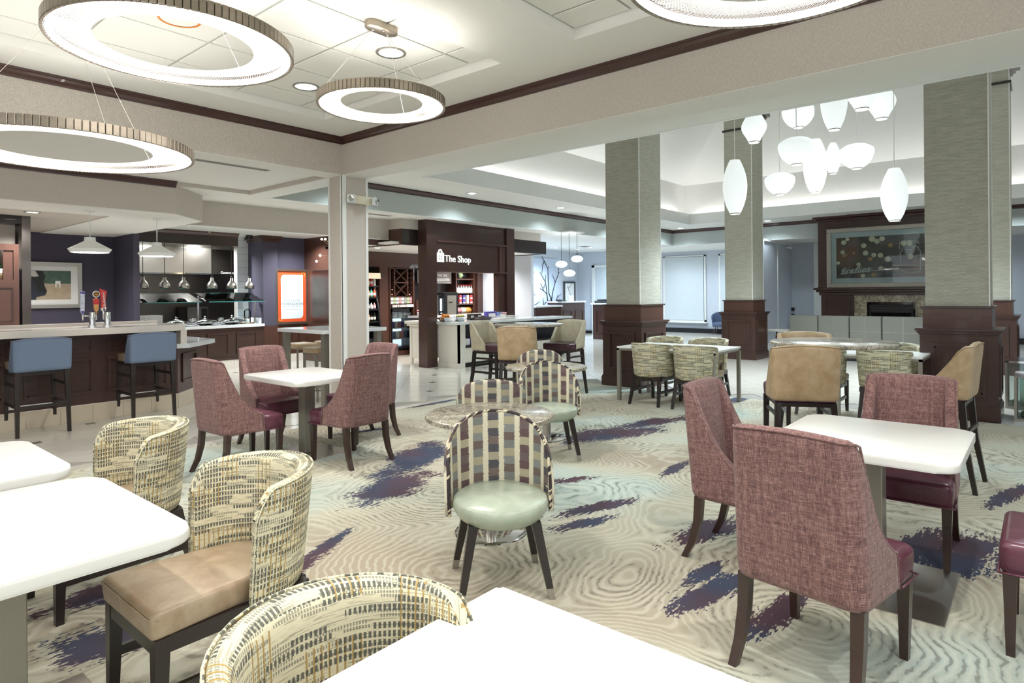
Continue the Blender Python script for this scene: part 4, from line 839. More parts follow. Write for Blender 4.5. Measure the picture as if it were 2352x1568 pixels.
rx0, rx1, rz0, rz1 = xx(896), xx(946), zz(682), zz(615); wv = VW - 0.01
S('frame', 'cherry_red', (rx0, wv, rz0, rx1, wv + 0.25, rz0 + 0.02), (rx0, wv, rz1 - 0.02, rx1, wv + 0.25, rz1), parent=wr)
q = (rx1 - rx0)
for f in (0.19, 0.79): S('upright', 'cherry_red', (rx0 + q * f - 0.015, wv, rz0, rx0 + q * f + 0.015, wv + 0.25, rz1), parent=wr)
mx0, mx1 = rx0 + q * 0.21, rx0 + q * 0.77; mz = (rz0 + rz1) / 2
S('middle_shelf', 'cherry_red', (mx0, wv, mz - 0.015, mx1, wv + 0.25, mz + 0.015), parent=wr)
for z0_, z1_ in ((rz0 + 0.02, mz - 0.015), (mz + 0.015, rz1 - 0.02)):
    for sgn in (1, -1):
        xa_, xb_ = (mx0, mx1) if sgn > 0 else (mx1, mx0); d = Vector((xb_ - xa_, 0, z1_ - z0_)); n = Vector((-d.z, 0, d.x)).normalized() * 0.008
        A = Vector((xa_, wv, z0_)); B = Vector((xb_, wv, z1_)); b = MB(); b.loft([[tuple(A + n), tuple(A - n), tuple(A - n + Vector((0, .24, 0))), tuple(A + n + Vector((0, .24, 0)))], [tuple(B + n), tuple(B - n), tuple(B - n + Vector((0, .24, 0))), tuple(B + n + Vector((0, .24, 0)))]]); b.build('cross_divider', 'cherry_red', wr)
for k in range(7):
    z = rz0 + (rz1 - rz0) * k / 6.0
    for f0, f1 in ((0.0, 0.05), (0.14, 0.18), (0.80, 0.84), (0.95, 1.0)): pass
    for f0, f1 in ((0.0, 0.04), (0.14, 0.18), (0.81, 0.85), (0.95, 0.99)): S('notched_rail', 'cherry_red', (rx0 + q * f0, wv + 0.01, z - 0.01, rx0 + q * f1, wv + 0.2, z + 0.01), parent=wr)
for f, k, lab in ((0.09, 0.5, 'wine bottle lying lowest in the left side of the wine rack'), (0.10, 1.5, 'wine bottle with a pink neck in the left side of the wine rack'), (0.90, 0.5, 'wine bottle lying in the right side of the wine rack')):
    z = rz0 + (rz1 - rz0) * k / 6.0; o = MB().lathe([(0.001, 0), (0.014, 0), (0.014, 0.06), (0.035, 0.11), (0.037, 0.24), (0.001, 0.24)], 14).move(Matrix.Rotation(-PI / 2, 4, 'X')).build('wine_bottle', 'bottle_dark', None, True); o.location = (rx0 + q * f, wv + 0.01, z); tag(o, lab, 'wine bottle', 'wine bottles in the rack')
    MB().lathe([(0.001, -0.002), (0.016, -0.002), (0.016, 0.03)], 14).move(Matrix.Rotation(-PI / 2, 4, 'X')).build('capsule', 'pink_foil', o, True)
# ledge signs under the rack
t = thing('shelf_sign', 'grey and white sign strip reading red + white', 'sign', (0, 0, 0)); z0_ = zz(706); z1_ = zz(699.5)
S('sign_panel', 'sign_taupe', (xx(897), VW - 0.06, z0_, xx(930), VW - 0.03, z1_), parent=t); S('blank_panel', 'sign_white', (xx(930), VW - 0.06, z0_, xx(946), VW - 0.03, z1_), parent=t)
text('lettering', 'red + white', 0.085, 'white_paint', ((xx(897) + xx(930)) / 2, VW - 0.062, (z0_ + z1_) / 2), ROT_V, t, bold=0.002)
for k in range(8):
    x = xx(896) + (xx(945) - xx(896)) * (k + 0.5) / 8; o = MB().box(-0.038, -0.05, 0, 0.038, 0.05, 0.15, bev=0.004).build('snack_box', ('pack_white', 'pack_green', 'pack_white', 'pack_pink', 'pack_white', 'pack_gray', 'pack_green', 'pack_pink')[k], None); o.location = (x, VW + 0.03, zz(697.5)); tag(o, ORD[k] + ' small packet from the left under the wine rack', 'packet', 'packets under the wine rack'); o.scale = (1.05, 1, 1)
    S('label_band', 'pack_gray', (-0.039, -0.052, 0.05, 0.039, -0.049, 0.09), parent=o)
S('packet_shelf', 'cherry', (xx(895), VW - 0.05, zz(698.5) - 0.02, xx(947), VW + 0.25, zz(698.5) + 0.0), parent=sb_)
# glass door fridge
fr = thing('display_fridge', 'glass door display fridge with lit shelves under the wine rack', 'fridge', (0, 0, 0)); fx0, fx1, fz0, fz1 = xx(895), xx(940), 0.16, zz(709); fv = VW - 0.06
S('case', 'black', (fx0, fv, fz0, fx0 + 0.03, fv + 0.34, fz1), (fx1 - 0.05, fv, fz0, fx1, fv + 0.34, fz1), (fx0, fv, fz1 - 0.09, fx1, fv + 0.34, fz1), (fx0, fv, fz0, fx1, fv + 0.34, fz0 + 0.06), parent=fr); S('liner', 'fridge_glow', (fx0, fv + 0.32, fz0, fx1, fv + 0.34, fz1), parent=fr); S('glass_door', 'glass', (fx0 + 0.03, fv - 0.008, fz0 + 0.06, fx1 - 0.05, fv - 0.002, fz1 - 0.09), parent=fr)
for z in (0.42, 0.68, 0.93): S('shelf', 'pack_white', (fx0 + 0.03, fv + 0.01, z - 0.02, fx1 - 0.05, fv + 0.3, z), parent=fr)
for z, n, hh, cols, nm, lb in ((0.93, 9, 0.12, ('pack_white', 'pack_gray', 'pack_white'), 'yogurt_cup', 'small cup on the top shelf of the display fridge'), (0.68, 5, 0.15, ('pack_violet', 'pack_white', 'pack_pink'), 'frozen_box', 'meal box on the middle shelf of the display fridge'), (0.42, 4, 0.17, ('pack_blue', 'pack_white', 'pack_pink'), 'frozen_box', 'meal box on the lower shelf of the display fridge')):
    for k in range(n):
        x = fx0 + 0.05 + (fx1 - fx0 - 0.12) * (k + 0.5) / n; w2 = (fx1 - fx0 - 0.12) / n * 0.44
        o = (MB().lathe([(0.8 * w2, 0), (w2, hh), (0.001, hh)], 12) if nm == 'yogurt_cup' else MB().box(-w2, -0.06, 0, w2, 0.06, hh, bev=0.005)).build(nm, cols[k % 3], None); o.location = (x, fv + 0.12, z); tag(o, ORD[k] + ' ' + lb.replace(' on', ' from the left on', 1), 'cup' if nm == 'yogurt_cup' else 'box', lb.replace('small cup', 'cups').replace('meal box', 'meal boxes'))
# open cooler with drinks
oc = thing('open_cooler', 'black open front drinks cooler beside the square column', 'cooler', (0, 0, 0)); ov_ = 11.55; ox1 = at_v(878, 700, ov_).x; ox0 = ox1 - 1.0; oz1 = at_v(870, 627, ov_).z
prof = [(0, 0.0), (0, 0.55), (0.10, 1.2), (0.30, oz1 - 0.12), (0.0, oz1 - 0.10), (0.0, oz1), (0.6, oz1), (0.6, 0)]
for x_ in (ox1 - 0.04, ox0): b = MB(); b.loft([[(x_, ov_ + y, z) for y, z in prof], [(x_ + 0.04, ov_ + y, z) for y, z in prof]]); b.build('side_panel', 'black', oc)
S('header', 'sign_tan', (ox0 + 0.04, ov_, oz1 - 0.13, ox1 - 0.03, ov_ + 0.3, oz1), parent=oc); S('back', 'black', (ox0, ov_ + 0.55, 0, ox1, ov_ + 0.6, oz1), (ox0, ov_ + 0.02, 0, ox1 - 0.04, ov_ + 0.5, 0.5), parent=oc)
shz = [at_v(862, py, ov_ + 0.2).z for py in (737, 709, 682, 656)]
for z in shz: S('shelf', 'black', (ox0 + 0.04, ov_ + 0.08, z - 0.03, ox1 - 0.04, ov_ + 0.55, z), parent=oc)
cc = (('bottle_green', 'bottle_dark', 'tap_amber'), ('pack_pink', 'pack_white', 'pack_gray'), ('sign_orange', 'pack_teal', 'tap_amber'), ('pack_white', 'tap_red', 'tap_amber')); rown = ('bottom', 'second', 'third', 'top')
for r, z in enumerate(shz):
    for k in range(6):
        x = ox1 - 0.10 - 0.085 * k; hh = 0.2 if r != 1 else 0.14; o = MB().lathe([(0.028, 0), (0.034, 0.01), (0.034, hh * 0.62), (0.014, hh * 0.82), (0.014, hh), (0.001, hh)], 12).build('drink_bottle', cc[r][k % 3], None, True); o.location = (x, ov_ + 0.16, z)
        tag(o, '%s bottled drink from the right on the %s shelf of the open cooler' % (ORD[k], rown[r]), 'bottle', 'drinks on the %s cooler shelf' % rown[r]); MB().lathe([(0.0345, hh * 0.2), (0.0345, hh * 0.5)], 12).build('label', 'pack_white', o, True)
# menu board
mb = thing('menu_board', 'grey drinks menu board listing coffee, hot tea and cappuccino', 'sign', (0, 0, 0)); V = VW - 0.02; x0, x1 = at_v(957, 640, V).x, at_v(1034, 640, V).x; z0, z1 = at_v(1020, 651, V).z, at_v(1020, 622, V).z
frame_v(mb, V, x0, x1, z0, z1, 0.03, 'steel'); S('panel', 'sign_taupe', (x0 + 0.02, V - 0.025, z0 + 0.02, x1 - 0.02, V, z1 - 0.02), parent=mb)
text('lettering', 'coffee • hot tea\nmocha • cappuccino', 0.115, 'white_paint', ((x0 + x1) / 2 + 0.08, V - 0.028, z1 - 0.17), ROT_V, mb, bold=0.003); text('lettering', 'AVAILABLE ALL DAY', 0.05, 'white_paint', ((x0 + x1) / 2 + 0.2, V - 0.028, z0 + 0.075), ROT_V, mb)
S('rule_line', 'white_paint', (x0 + 0.05, V - 0.028, z0 + 0.13, x1 - 0.05, V - 0.025, z0 + 0.136), parent=mb)
# shelf goods
z = zz(640, 1070); t = thing('chip_bag', 'black and lime crisp bag on the top shop shelf', 'bag', (xx(1061), VW + 0.06, z))
b = MB(); b.loft([[(-0.17, -0.05, 0), (0.15, -0.05, 0), (0.15, 0.05, 0), (-0.17, 0.05, 0)], [(-0.18, -0.08, 0.08), (0.17, -0.08, 0.08), (0.17, 0.08, 0.08), (-0.18, 0.08, 0.08)], [(-0.20, -0.01, 0.19), (0.20, -0.01, 0.19), (0.20, 0.01, 0.19), (-0.20, 0.01, 0.19)]]); b.build('bag_body', 'black', t, True); MB().loft([[(-0.10, -0.062, 0.01), (-0.02, -0.062, 0.01), (-0.02, -0.05, 0.01), (-0.1, -0.05, 0.01)], [(-0.12, -0.085, 0.09), (0.03, -0.085, 0.09), (0.03, -0.07, 0.09), (-0.12, -0.07, 0.09)], [(-0.1, -0.022, 0.17), (0.06, -0.022, 0.17), (0.06, -0.01, 0.17), (-0.1, -0.01, 0.17)]]).build('bag_print', 'pack_green', t, True)
z = zz(672, 1070)
for k in range(10):
    o = MB().lathe([(0.028, 0), (0.030, 0.10), (0.010, 0.16), (0.010, 0.215), (0.001, 0.217)], 12).build('water_bottle', 'pack_white', None, True); o.location = (xx(1048.5) + (xx(1086) - xx(1048.5)) * (k + 0.5) / 10, VW + 0.03, z); tag(o, ORD[k] + ' white bottle from the left in the row on the shop shelf', 'bottle', 'white bottles on the shop shelf'); MB().lathe([(0.011, 0.19), (0.012, 0.22), (0.001, 0.222)], 10).build('cap', 'tap_red', o)
z = zz(697, 1070)
for r in range(2):
    for k in range(4):
        o = MB().box(-0.043, -0.04, 0, 0.043, 0.04, 0.118, bev=0.003).build('cereal_box', ('pack_red', 'pack_violet', 'pack_cream', 'pack_red')[k], None); o.location = (xx(1053) + (xx(1086) - xx(1053)) * (k + 0.5) / 4, VW + 0.03, z + 0.12 * r); tag(o, '%s cereal packet, %s row on the third shop shelf' % (('red', 'violet', 'cream', 'red')[k], ('lower', 'upper')[r]), 'box', 'cereal packets on the shop shelf'); S('front_label', 'pack_white', (-0.043, -0.042, 0.01, 0.043, -0.04, 0.045), parent=o)
z = zz(719, 1070)
for k, (dx, mt, lab) in enumerate(((0.09, 'pack_pink', 'red and white snack bag on the lowest shop shelf'), (0.28, 'pack_cream', 'large cream snack bag on the lowest shop shelf'), (0.46, 'tap_amber', 'golden snack bag on the lowest shop shelf'))):
    b = MB(); b.loft([[(-0.09, -0.03, 0), (0.09, -0.03, 0), (0.09, 0.03, 0), (-0.09, 0.03, 0)], [(-0.10, -0.06, 0.08), (0.10, -0.06, 0.08), (0.10, 0.06, 0.08), (-0.10, 0.06, 0.08)], [(-0.09, -0.01, 0.17), (0.09, -0.01, 0.17), (0.09, 0.01, 0.17), (-0.09, 0.01, 0.17)]]); o = b.build('snack_bag', mt, None, True); o.location = (xx(1050) + dx, VW + 0.06, z); tag(o, lab, 'bag')
# island counter
ic = thing('shop_counter', 'pale wood island counter with dark open shelves and a white top', 'counter', (0, 0, 0))
S('end_panel', 'pale_wood', (8.98, 8.98, 0.10, 9.02, 9.57, 0.88), (8.98, 8.98, 0.10, 9.17, 9.02, 0.88), parent=ic); S('end_base', 'pale_wood', (8.96, 8.96, 0, 9.14, 9.57, 0.10), parent=ic)
S('countertop', 'quartz_white', (8.93, 8.93, 0.88, 12.9, 9.575, 0.93), parent=ic, bev=0.003); S('body', 'black', (9.02, 9.30, 0.08, 12.8, 9.56, 0.88), (9.17, 8.98, 0.80, 12.8, 9.4, 0.88), (9.17, 8.98, 0.40, 12.8, 9.4, 0.44), parent=ic); S('lower_panel', 'pale_wood', (9.17, 8.99, 0.10, 12.8, 9.03, 0.40), parent=ic); S('toe_kick', 'black', (9.12, 9.05, 0, 12.7, 9.1, 0.10), parent=ic)
for k, (mt, lab) in enumerate((('pack_white', 'white snack pack nearest the end of the counter shelf'), ('pack_violet', 'violet snack pack on the counter shelf'), ('pack_green', 'green snack pack on the counter shelf'))):
    o = MB().box(-0.07, -0.06, 0, 0.07, 0.06, 0.14 + 0.02 * (k % 2), bev=0.015).build('snack_pack', mt, None, True); o.location = (9.30 + 0.16 * k, 9.1, 0.441); tag(o, lab, 'packet')
ct = thing('cream_side_table', 'cream painted console table left of the dark portal post', 'table', (0, 0, 0))
S('top', 'pale_wood', (8.86, 9.86, 0.87, 10.2, 10.50, 0.93), (8.89, 9.88, 0.82, 10.2, 10.46, 0.87), parent=ct, bev=0.004); S('side_panel', 'pale_wood', (8.94, 9.92, 0.14, 8.97, 10.40, 0.82), (8.94, 9.92, 0.14, 10.2, 9.95, 0.82), parent=ct)
for x, y in ((8.96, 10.38), (8.96, 9.94)): MB().loft([[(x - s, y - s, z), (x + s, y - s, z), (x + s, y + s, z), (x - s, y + s, z)] for s, z in ((0.022, 0), (0.032, 0.14), (0.032, 0.82))]).build('leg', 'pale_wood', ct)
# coffee machines on rear worktop
rc = thing('rear_worktop', 'white worktop behind the shop counter carrying the coffee machines', 'counter', (0, 0, 0)); S('worktop', 'quartz_white', (10.25, 11.45, 0.92, 12.9, 12.02, 0.97), parent=rc); S('base', 'cherry', (10.3, 11.5, 0, 12.9, 12.02, 0.92), parent=rc)
def machine(xa, xb, V, ztop, wide, lab):
    t = thing('coffee_machine', lab, 'coffee machine', (0, 0, 0)); S('housing', 'black', (xa, V, 0.97, xb, V + 0.4, ztop), parent=t, bev=0.008)
    if wide: S('front_panel', 'gray_metal', (xa + (xb - xa) * 0.2, V - 0.012, 0.97, xa + (xb - xa) * 0.85, V, ztop - 0.08), parent=t); text('lettering', 'local', 0.07, 'black', (xa + (xb - xa) * 0.42, V - 0.014, ztop - 0.25), ROT_V, t, bold=0.001)
    else: S('side_trim', 'steel', (xa - 0.06, V, 0.97, xa, V + 0.35, ztop), parent=t); S('screen', 'screen_blue', (xa + 0.05, V - 0.01, 1.07, xb - 0.06, V, ztop - 0.08), parent=t); S('button', 'pack_white', (xa + 0.07, V - 0.012, 1.0, xa + 0.12, V, 1.03), (xa + 0.15, V - 0.012, 1.0, xa + 0.2, V, 1.03), parent=t)
    return t
V = 11.6; machine(at_v(1007, 700, V).x, at_v(1021, 700, V).x, V, at_v(1012, 678, V).z, False, 'tall black coffee machine with a pale screen beside the portal post'); V = 11.5; machine(at_v(1021, 700, V).x, at_v(1052, 700, V).x, V, at_v(1035, 671, V).z, True, 'wide black coffee dispenser with a grey front panel')
# fruit bowls etc. on the island
def bowl(px, lab):
    q = at_v(px, 738, 9.35); t = thing('wire_bowl', lab, 'bowl', (q.x, 9.35, 0.93)); b = MB(); b.loft([[(x * s, y * s, z) for x, y in ((-.13, -.09), (.13, -.09), (.13, .09), (-.13, .09))] for s, z in ((0.7, 0.0), (0.7, 0.006), (1.12, 0.09), (1.06, 0.09), (0.66, 0.012))], cap=True); b.build('bowl_body', 'chrome', t, True, autosmooth=0.5)
    for s in (-1, 1): MB().tube([(s * .15, -.06, .09), (s * .19, -.04, .10), (s * .12, 0, .0)], 0.006, 6).build('handle', 'chrome', t, True)
    return t, q
t, q = bowl(1024, 'silver bowl of oranges on the shop counter')
for k in range(8):
    o = MB().lathe([(0.001, -.036), (.02, -.031), (.034, -.012), (.036, 0), (.034, .012), (.02, .031), (.001, .036)], 14).build('orange', 'orange', None, True); a = k * 0.9
    o.location = (q.x + (-.10 + .065 * (k % 4)), 9.35 + (-.03 if k < 4 else .03), 0.93 + 0.07 + (0.045 if k in (1, 2, 5, 6) else 0) + (.012 if k > 3 else 0)); tag(o, 'orange heaped in the silver bowl beside the portal post', 'orange', 'oranges in the bowl')
    S('stem_end', 'leaf_green', (-.003, -.003, .034, .003, .003, .038), parent=o)
t, q = bowl(1055, 'silver bowl of bananas on the shop counter')
for k in range(5):
    pts = [(0.10 * math.cos(t) , 0, 0.10 * math.sin(t)) for t in [0.5 + 1.7 * j / 8 for j in range(9)]]; o = MB().tube(pts, 0.018, 8, rs=[0.006, .014, .018, .019, .019, .019, .018, .012, .006]).build('banana', 'banana', None, True); o.location = (q.x - 0.09 + 0.045 * k, 9.34, 0.93 + 0.02); o.rotation_euler = (0.2, 0, 0.9); tag(o, 'banana leaning in the silver bowl on the shop counter', 'banana', 'bananas in the bowl'); MB().tube([pts[0], (pts[0][0] + .005, 0, pts[0][2] - .015)], 0.005, 5).build('stem', 'tan', o)
for px, w_, h_, mt, lab, nm in ((1083, .07, .13, 'espresso', 'first brown tea box behind the bananas', 'tea_box'), (1099, .07, .13, 'espresso', 'second brown tea box next to the first on the shop counter', 'tea_box'), (1128, .16, .17, 'pack_violet', 'blue and yellow snack carton on the shop counter', 'snack_carton'), (1149, .07, .15, 'pack_blue', 'white and blue snack carton near the portal post', 'snack_carton')):
    q = at_v(px, 735, 9.5); t = thing(nm, lab, 'box', (q.x, 9.52, 0.93)); MB().box(-w_, -.05, 0, w_, .05, h_, bev=0.004).build('carton', mt, t); MB().box(-w_ * .7, -.053, h_ * .3, w_ * .7, -.049, h_ * .75).build('front_label', 'pack_white', t)
q = at_v(1106, 742, 9.35); t = thing('wicker_tray', 'brown wicker tray on the shop counter', 'tray', (q.x, 9.33, 0.93)); MB().loft([[(x * s, y * s, z) for x, y in ((-.2, -.1), (.2, -.1), (.2, .1), (-.2, .1))] for s, z in ((.85, 0), (.85, .004), (1, .06), (.95, .06), (.8, .01))]).build('tray_body', 'walnut_leg', t); MB().tube([(-.19, -.1, .06), (.19, -.1, .06), (.19, .1, .06), (-.19, .1, .06)], .008, 6, True).build('tray_rim', 'walnut_leg', t)
q = at_v(1155, 742, 9.3); t = thing('wire_basket', 'long pale wire basket on the shop counter', 'basket', (q.x, 9.25, 0.93))
for z in (.01, .04, .07): MB().tube([(-.35, -.1, z), (.35, -.1, z), (.35, .1, z), (-.35, .1, z)], .004, 5, True).build('wire_rail', 'pack_white', t)
b = MB()
for k in range(15): b.tube([(-.35 + .05 * k, -.1, 0), (-.35 + .05 * k, -.1, .07)], .003, 4).tube([(-.35 + .05 * k, .1, 0), (-.35 + .05 * k, .1, .07)], .003, 4)
b.build('wire_upright', 'pack_white', t); MB().box(-.33, -.09, 0.005, .33, .09, .02).build('liner', 'pack_cream', t)
q = at_v(1170, 735, 9.3); t = thing('candy_bin', 'small flowered tub standing at the right end of the shop counter', 'tub', (q.x, 9.5, 0.93)); MB().lathe([(.07, 0), (.09, .14), (.085, .14), (.001, .13)], 20).build('tub_body', 'pack_white', t, True); MB().lathe([(.0905, .10), (.0925, .135)], 20).build('tub_band', 'pack_pink', t, True)
q = at_v(978, 735, 10.0); t = thing('paper_cup', 'red and white paper cup on the worktop left of the portal post', 'cup', (at_v(963, 735, 11.6).x, 11.6, 0.971)); MB().lathe([(.04, 0), (.055, .15), (.05, .15), (.001, .01)], 18).build('cup_body', 'pack_white', t, True); MB().lathe([(.0505, .10), (.0555, .13)], 18).build('cup_band', 'tap_red', t, True)

# ================================================================ front desk area
V = 13.38
art = thing('branch_artwork', 'two pale wall panels with raised dark branches behind the front desk', 'artwork', (0, 0, 0))
def axp(px, py): q = at_v(px, py, V); return (q.x, V - 0.03, q.z)
a = axp(1150, 587); c = axp(1283, 735); S('panel', 'art_blue', (a[0] - 0.3, V - 0.02, c[2] - 0.1, c[0], V, a[2]), parent=art)
BR = [[(1204, 735), (1203.7, 718), (1206, 690), (1200, 672), (1198.5, 640), (1198, 618), (1190, 600), (1184, 588)], [(1199, 612), (1200, 616)], [(1190, 600), (1186, 608), (1184, 628)], [(1204, 720), (1197, 690), (1195, 665), (1192, 647), (1180, 625)], [(1192, 647), (1193, 632)], [(1196, 675), (1188, 667), (1180, 662)], [(1188, 667), (1181, 650)], [(1188, 662), (1191, 652)],
      [(1206, 690), (1209, 670), (1215, 648), (1222, 630), (1223, 614)], [(1215, 648), (1208, 630)], [(1222, 627), (1226, 624)], [(1204, 718), (1210, 710), (1217, 690), (1220, 682), (1228, 675)], [(1220, 682), (1221, 676)], [(1210, 710), (1230, 698), (1238, 692)], [(1204, 690), (1192, 694), (1188, 702), (1186, 724)], [(1188, 702), (1187, 684)], [(1206, 690), (1210, 692)]]
def branches(dx, name):
    b = MB()
    for pl_ in BR:
        pts = [axp(x + dx, y) for x, y in pl_]; n = len(pts); b.tube(pts, 0.02, 5, rs=[0.022 - 0.014 * i / max(1, n - 1) if n > 4 else 0.013 - 0.006 * i / max(1, n - 1) for i in range(n)])
    b.build(name, 'black', art, True)
branches(0, 'branch'); branches(59, 'branch')
V = 13.37; a = at_v(1294, 646, V); c = at_v(1320, 692, V); t = thing('framed_print', 'small white framed print with a looping line drawing by the front desk', 'picture', (0, 0, 0)); frame_v(t, V, a.x, c.x, 1.1, a.z, 0.06, 'steel_dark'); S('paper', 'white_paint', (a.x + .05, V - .02, 1.15, c.x - .05, V, a.z - .05), parent=t)
xm = (a.x + c.x) / 2; MB().tube([(xm + 0.12 * math.sin(s * 2.1), V - 0.025, 1.3 + s * 0.16 + 0.08 * math.cos(s * 3)) for s in [j * 0.15 for j in range(26)]], 0.007, 5).build('line_drawing', 'steel_dark', t)
def pod(pa, pb, V, ztop, lab, n):
    x0, x1 = at_v(pa, 720, V).x, at_v(pb, 720, V).x; t = thing('reception_desk', lab, 'desk', (0, 0, 0)); S('body', 'cherry', (x0, V, 0, x1, V + 0.55, ztop - 0.05), parent=t); S('desk_top', 'quartz_white', (x0 - 0.03, V - 0.04, ztop - 0.05, x1 + 0.03, V + 0.6, ztop), parent=t)
    w_ = (x1 - x0) / n
    for k in range(n): S('panel_moulding', 'cherry_x', *pframe('v', V, x0 + w_ * k + 0.1, x0 + w_ * (k + 1) - 0.1, 0.2, ztop - 0.3, -1, 0.04, 0.02), parent=t)
    return t, x0, x1
pod(1230, 1289, 11.6, 1.12, 'short dark wood reception desk with a white top, left of the pair', 1)
t, x0, x1 = pod(1290, 1343, 12.4, 1.22, 'taller dark wood reception desk just right of the short one', 2)
q = at_v(1318, 690, 12.4); s = thing('desk_sign', 'small white tent sign on the taller reception desk', 'sign', (q.x, 12.5, 1.22)); MB().box(-0.11, -0.02, 0, 0.11, 0.02, 0.19, bev=.004).build('sign_card', 'white_paint', s); text('lettering', 'WELCOME', 0.03, 'sign_gray', (0, -0.022, 0.11), ROT_V, s)
q = at_v(1293, 694, 12.4); s = thing('desk_printer', 'small black device on the left of the taller reception desk', 'device', (q.x - 0.05, 12.45, 1.22)); MB().box(-0.15, -0.1, 0, 0.2, 0.1, 0.03, bev=.01).build('tray', 'black', s); MB().box(-0.15, -0.1, 0.03, -0.05, 0.1, 0.06, bev=.01).build('head', 'black', s)
x0 = at_u(1391, 750, 17.3).y; x1 = at_u(1362, 750, 17.3).y
t = thing('reception_desk', 'dark wood reception desk partly behind the woven column', 'desk', (0, 0, 0)); S('body', 'cherry', (17.3, 9.6, 0, 17.9, x1, 1.12), parent=t); S('desk_top', 'quartz_white', (17.25, 9.6, 1.12, 17.95, x1 + .06, 1.17), parent=t); S('panel_moulding', 'cherry_x', *pframe('u', 17.3, x1 - 0.8, x1 - 0.1, 0.2, 0.95, -1, 0.04, 0.02), parent=t)
q = at_u(1380, 690, 17.4); s = thing('card_printer', 'black flat printer on the desk beside the woven column', 'device', (17.5, x1 - 0.3, 1.17)); MB().box(-0.15, -0.28, 0, 0.15, 0.28, 0.07, bev=.02).build('body', 'black', s); MB().box(-0.12, -0.2, 0.07, 0.12, 0.2, 0.12, bev=.02).build('lid', 'black', s)
# globe pendants
gp = thing('globe_pendant', 'glowing flattened globe pendant over the reception desk, lowest of the three', 'pendant lamp', (13.17, 9.20, 3.02), 0, 'glowing globe pendants at reception')
def globe(t, L, r=0.145):
    MB().tube([(0, 0, 0), (0, 0, -L + 0.1)], 0.006, 6).build('cord', 'black', t); MB().lathe([(0.02, 0.05 - L + 0.07), (0.02, -L + 0.08), (0.001, -L + 0.08)], 12).build('socket', 'black', t, True)
    MB().lathe([(0.001, 0.08), (0.06, 0.076), (0.11, 0.055), (0.142, 0.02), (0.148, 0), (0.142, -0.02), (0.11, -0.055), (0.06, -0.076), (0.001, -0.08)], 28, (0, 0, -L)).build('globe', 'glow_cool', t, True)
globe(gp, 1.02)
for x, y, L, lab in ((13.05, 9.36, 0.79, 'glowing flattened globe pendant over the reception desk, left middle one'), (13.30, 9.05, 0.66, 'glowing flattened globe pendant over the reception desk, highest of the three')):
    t = thing('globe_pendant', lab, 'pendant lamp', (x, y, 3.02), 0, 'glowing globe pendants at reception'); globe(t, L)
S('ceiling_globe_mount', 'ceiling_white', (12.9, 8.95, 3.018, 13.5, 9.6, 3.05))

# ================================================================ fireplace wall
UF = 18.45
fp = thing('fireplace', 'tall dark wood fireplace surround with a mantel and marble hearth', 'fireplace', (0, 0, 0))
S('chimney_breast', 'cherry', (UF, 1.25, 1.62, 18.96, 4.69, 3.36), parent=fp); S('mantel', 'cherry_x', (UF - 0.16, 1.1, 1.52, 18.96, 4.78, 1.58), (UF - 0.11, 1.15, 1.46, 18.96, 4.72, 1.52), (UF - 0.06, 1.2, 1.38, 18.96, 4.66, 1.46), (UF - 0.03, 1.22, 1.58, 18.96, 4.70, 1.62), parent=fp, bev=0.012)
S('lower_body', 'cherry', (UF, 3.82, 0, 18.96, 4.62, 1.38), parent=fp); S('lower_body', 'cherry', (UF, 1.25, 0, 18.96, 2.17, 1.38), parent=fp); S('lower_moulding', 'cherry_x', *pframe('u', UF, 3.92, 4.54, 0.2, 1.25, -1, 0.05, 0.02), parent=fp)
S('crown_cornice', 'crown_wood', (UF - 0.12, 1.1, 3.42, 18.96, 4.80, 3.485), (UF - 0.06, 1.18, 3.36, 18.96, 4.74, 3.42), (UF - 0.2, 2.0, 3.42, UF, 3.95, 3.485), (UF - 0.1, 2.0, 3.34, UF, 3.92, 3.42), parent=fp, bev=0.012)
S('marble_surround', 'marble', (UF + 0.02, 2.17, 0, 18.9, 2.48, 1.38), (UF + 0.02, 3.50, 0, 18.9, 3.82, 1.38), (UF + 0.02, 2.48, 1.19, 18.9, 3.50, 1.38), parent=fp)
S('firebox', 'black', (UF + 0.06, 2.48, 0, 18.9, 3.50, 1.19), parent=fp); S('firebox_trim', 'black_glass', (UF, 2.46, 1.14, UF + 0.06, 3.52, 1.20), (UF, 2.46, 0.1, UF + 0.06, 2.50, 1.14), (UF, 3.48, 0.1, UF + 0.06, 3.52, 1.14), parent=fp); S('louvre', 'steel_dark', (UF + 0.02, 2.55, 1.04, UF + 0.06, 3.43, 1.05), (UF + 0.02, 2.55, 0.97, UF + 0.06, 3.43, 0.98), parent=fp); S('firebox_glass', 'black_glass', (UF + 0.03, 2.55, 0.25, UF + 0.05, 3.43, 0.93), parent=fp)
# big framed artwork above the mantel
pa = thing('firefly_jar_artwork', 'silver framed artwork of warm blurred lights, a line drawn jar and the word fireflies', 'picture', (0, 0, 0))
U = UF - 0.01; y1, y0 = at_u(1900, 600, U).y, 1.55; z0, z1 = at_u(1901, 661, U).z, at_u(1899, 527, U).z; w_ = 0.11
S('frame', 'gray_metal', (U - .07, y0, z0, U, y1, z0 + w_), (U - .07, y0, z1 - w_, U, y1, z1), (U - .07, y0, z0 + w_, U, y0 + w_, z1 - w_), (U - .07, y1 - w_, z0 + w_, U, y1, z1 - w_), parent=pa, bev=.012)
S('mat_board', 'sign_white', (U - .03, y0 + w_ - .01, z0 + w_ - .01, U - .02, y1 - w_ + .01, z1 - w_ + .01), parent=pa)
ay1 = at_u(1922, 600, U).y; az0, az1 = at_u(1923, 639, U).z, at_u(1922, 547, U).z; ay0 = y0 + w_ + 0.12
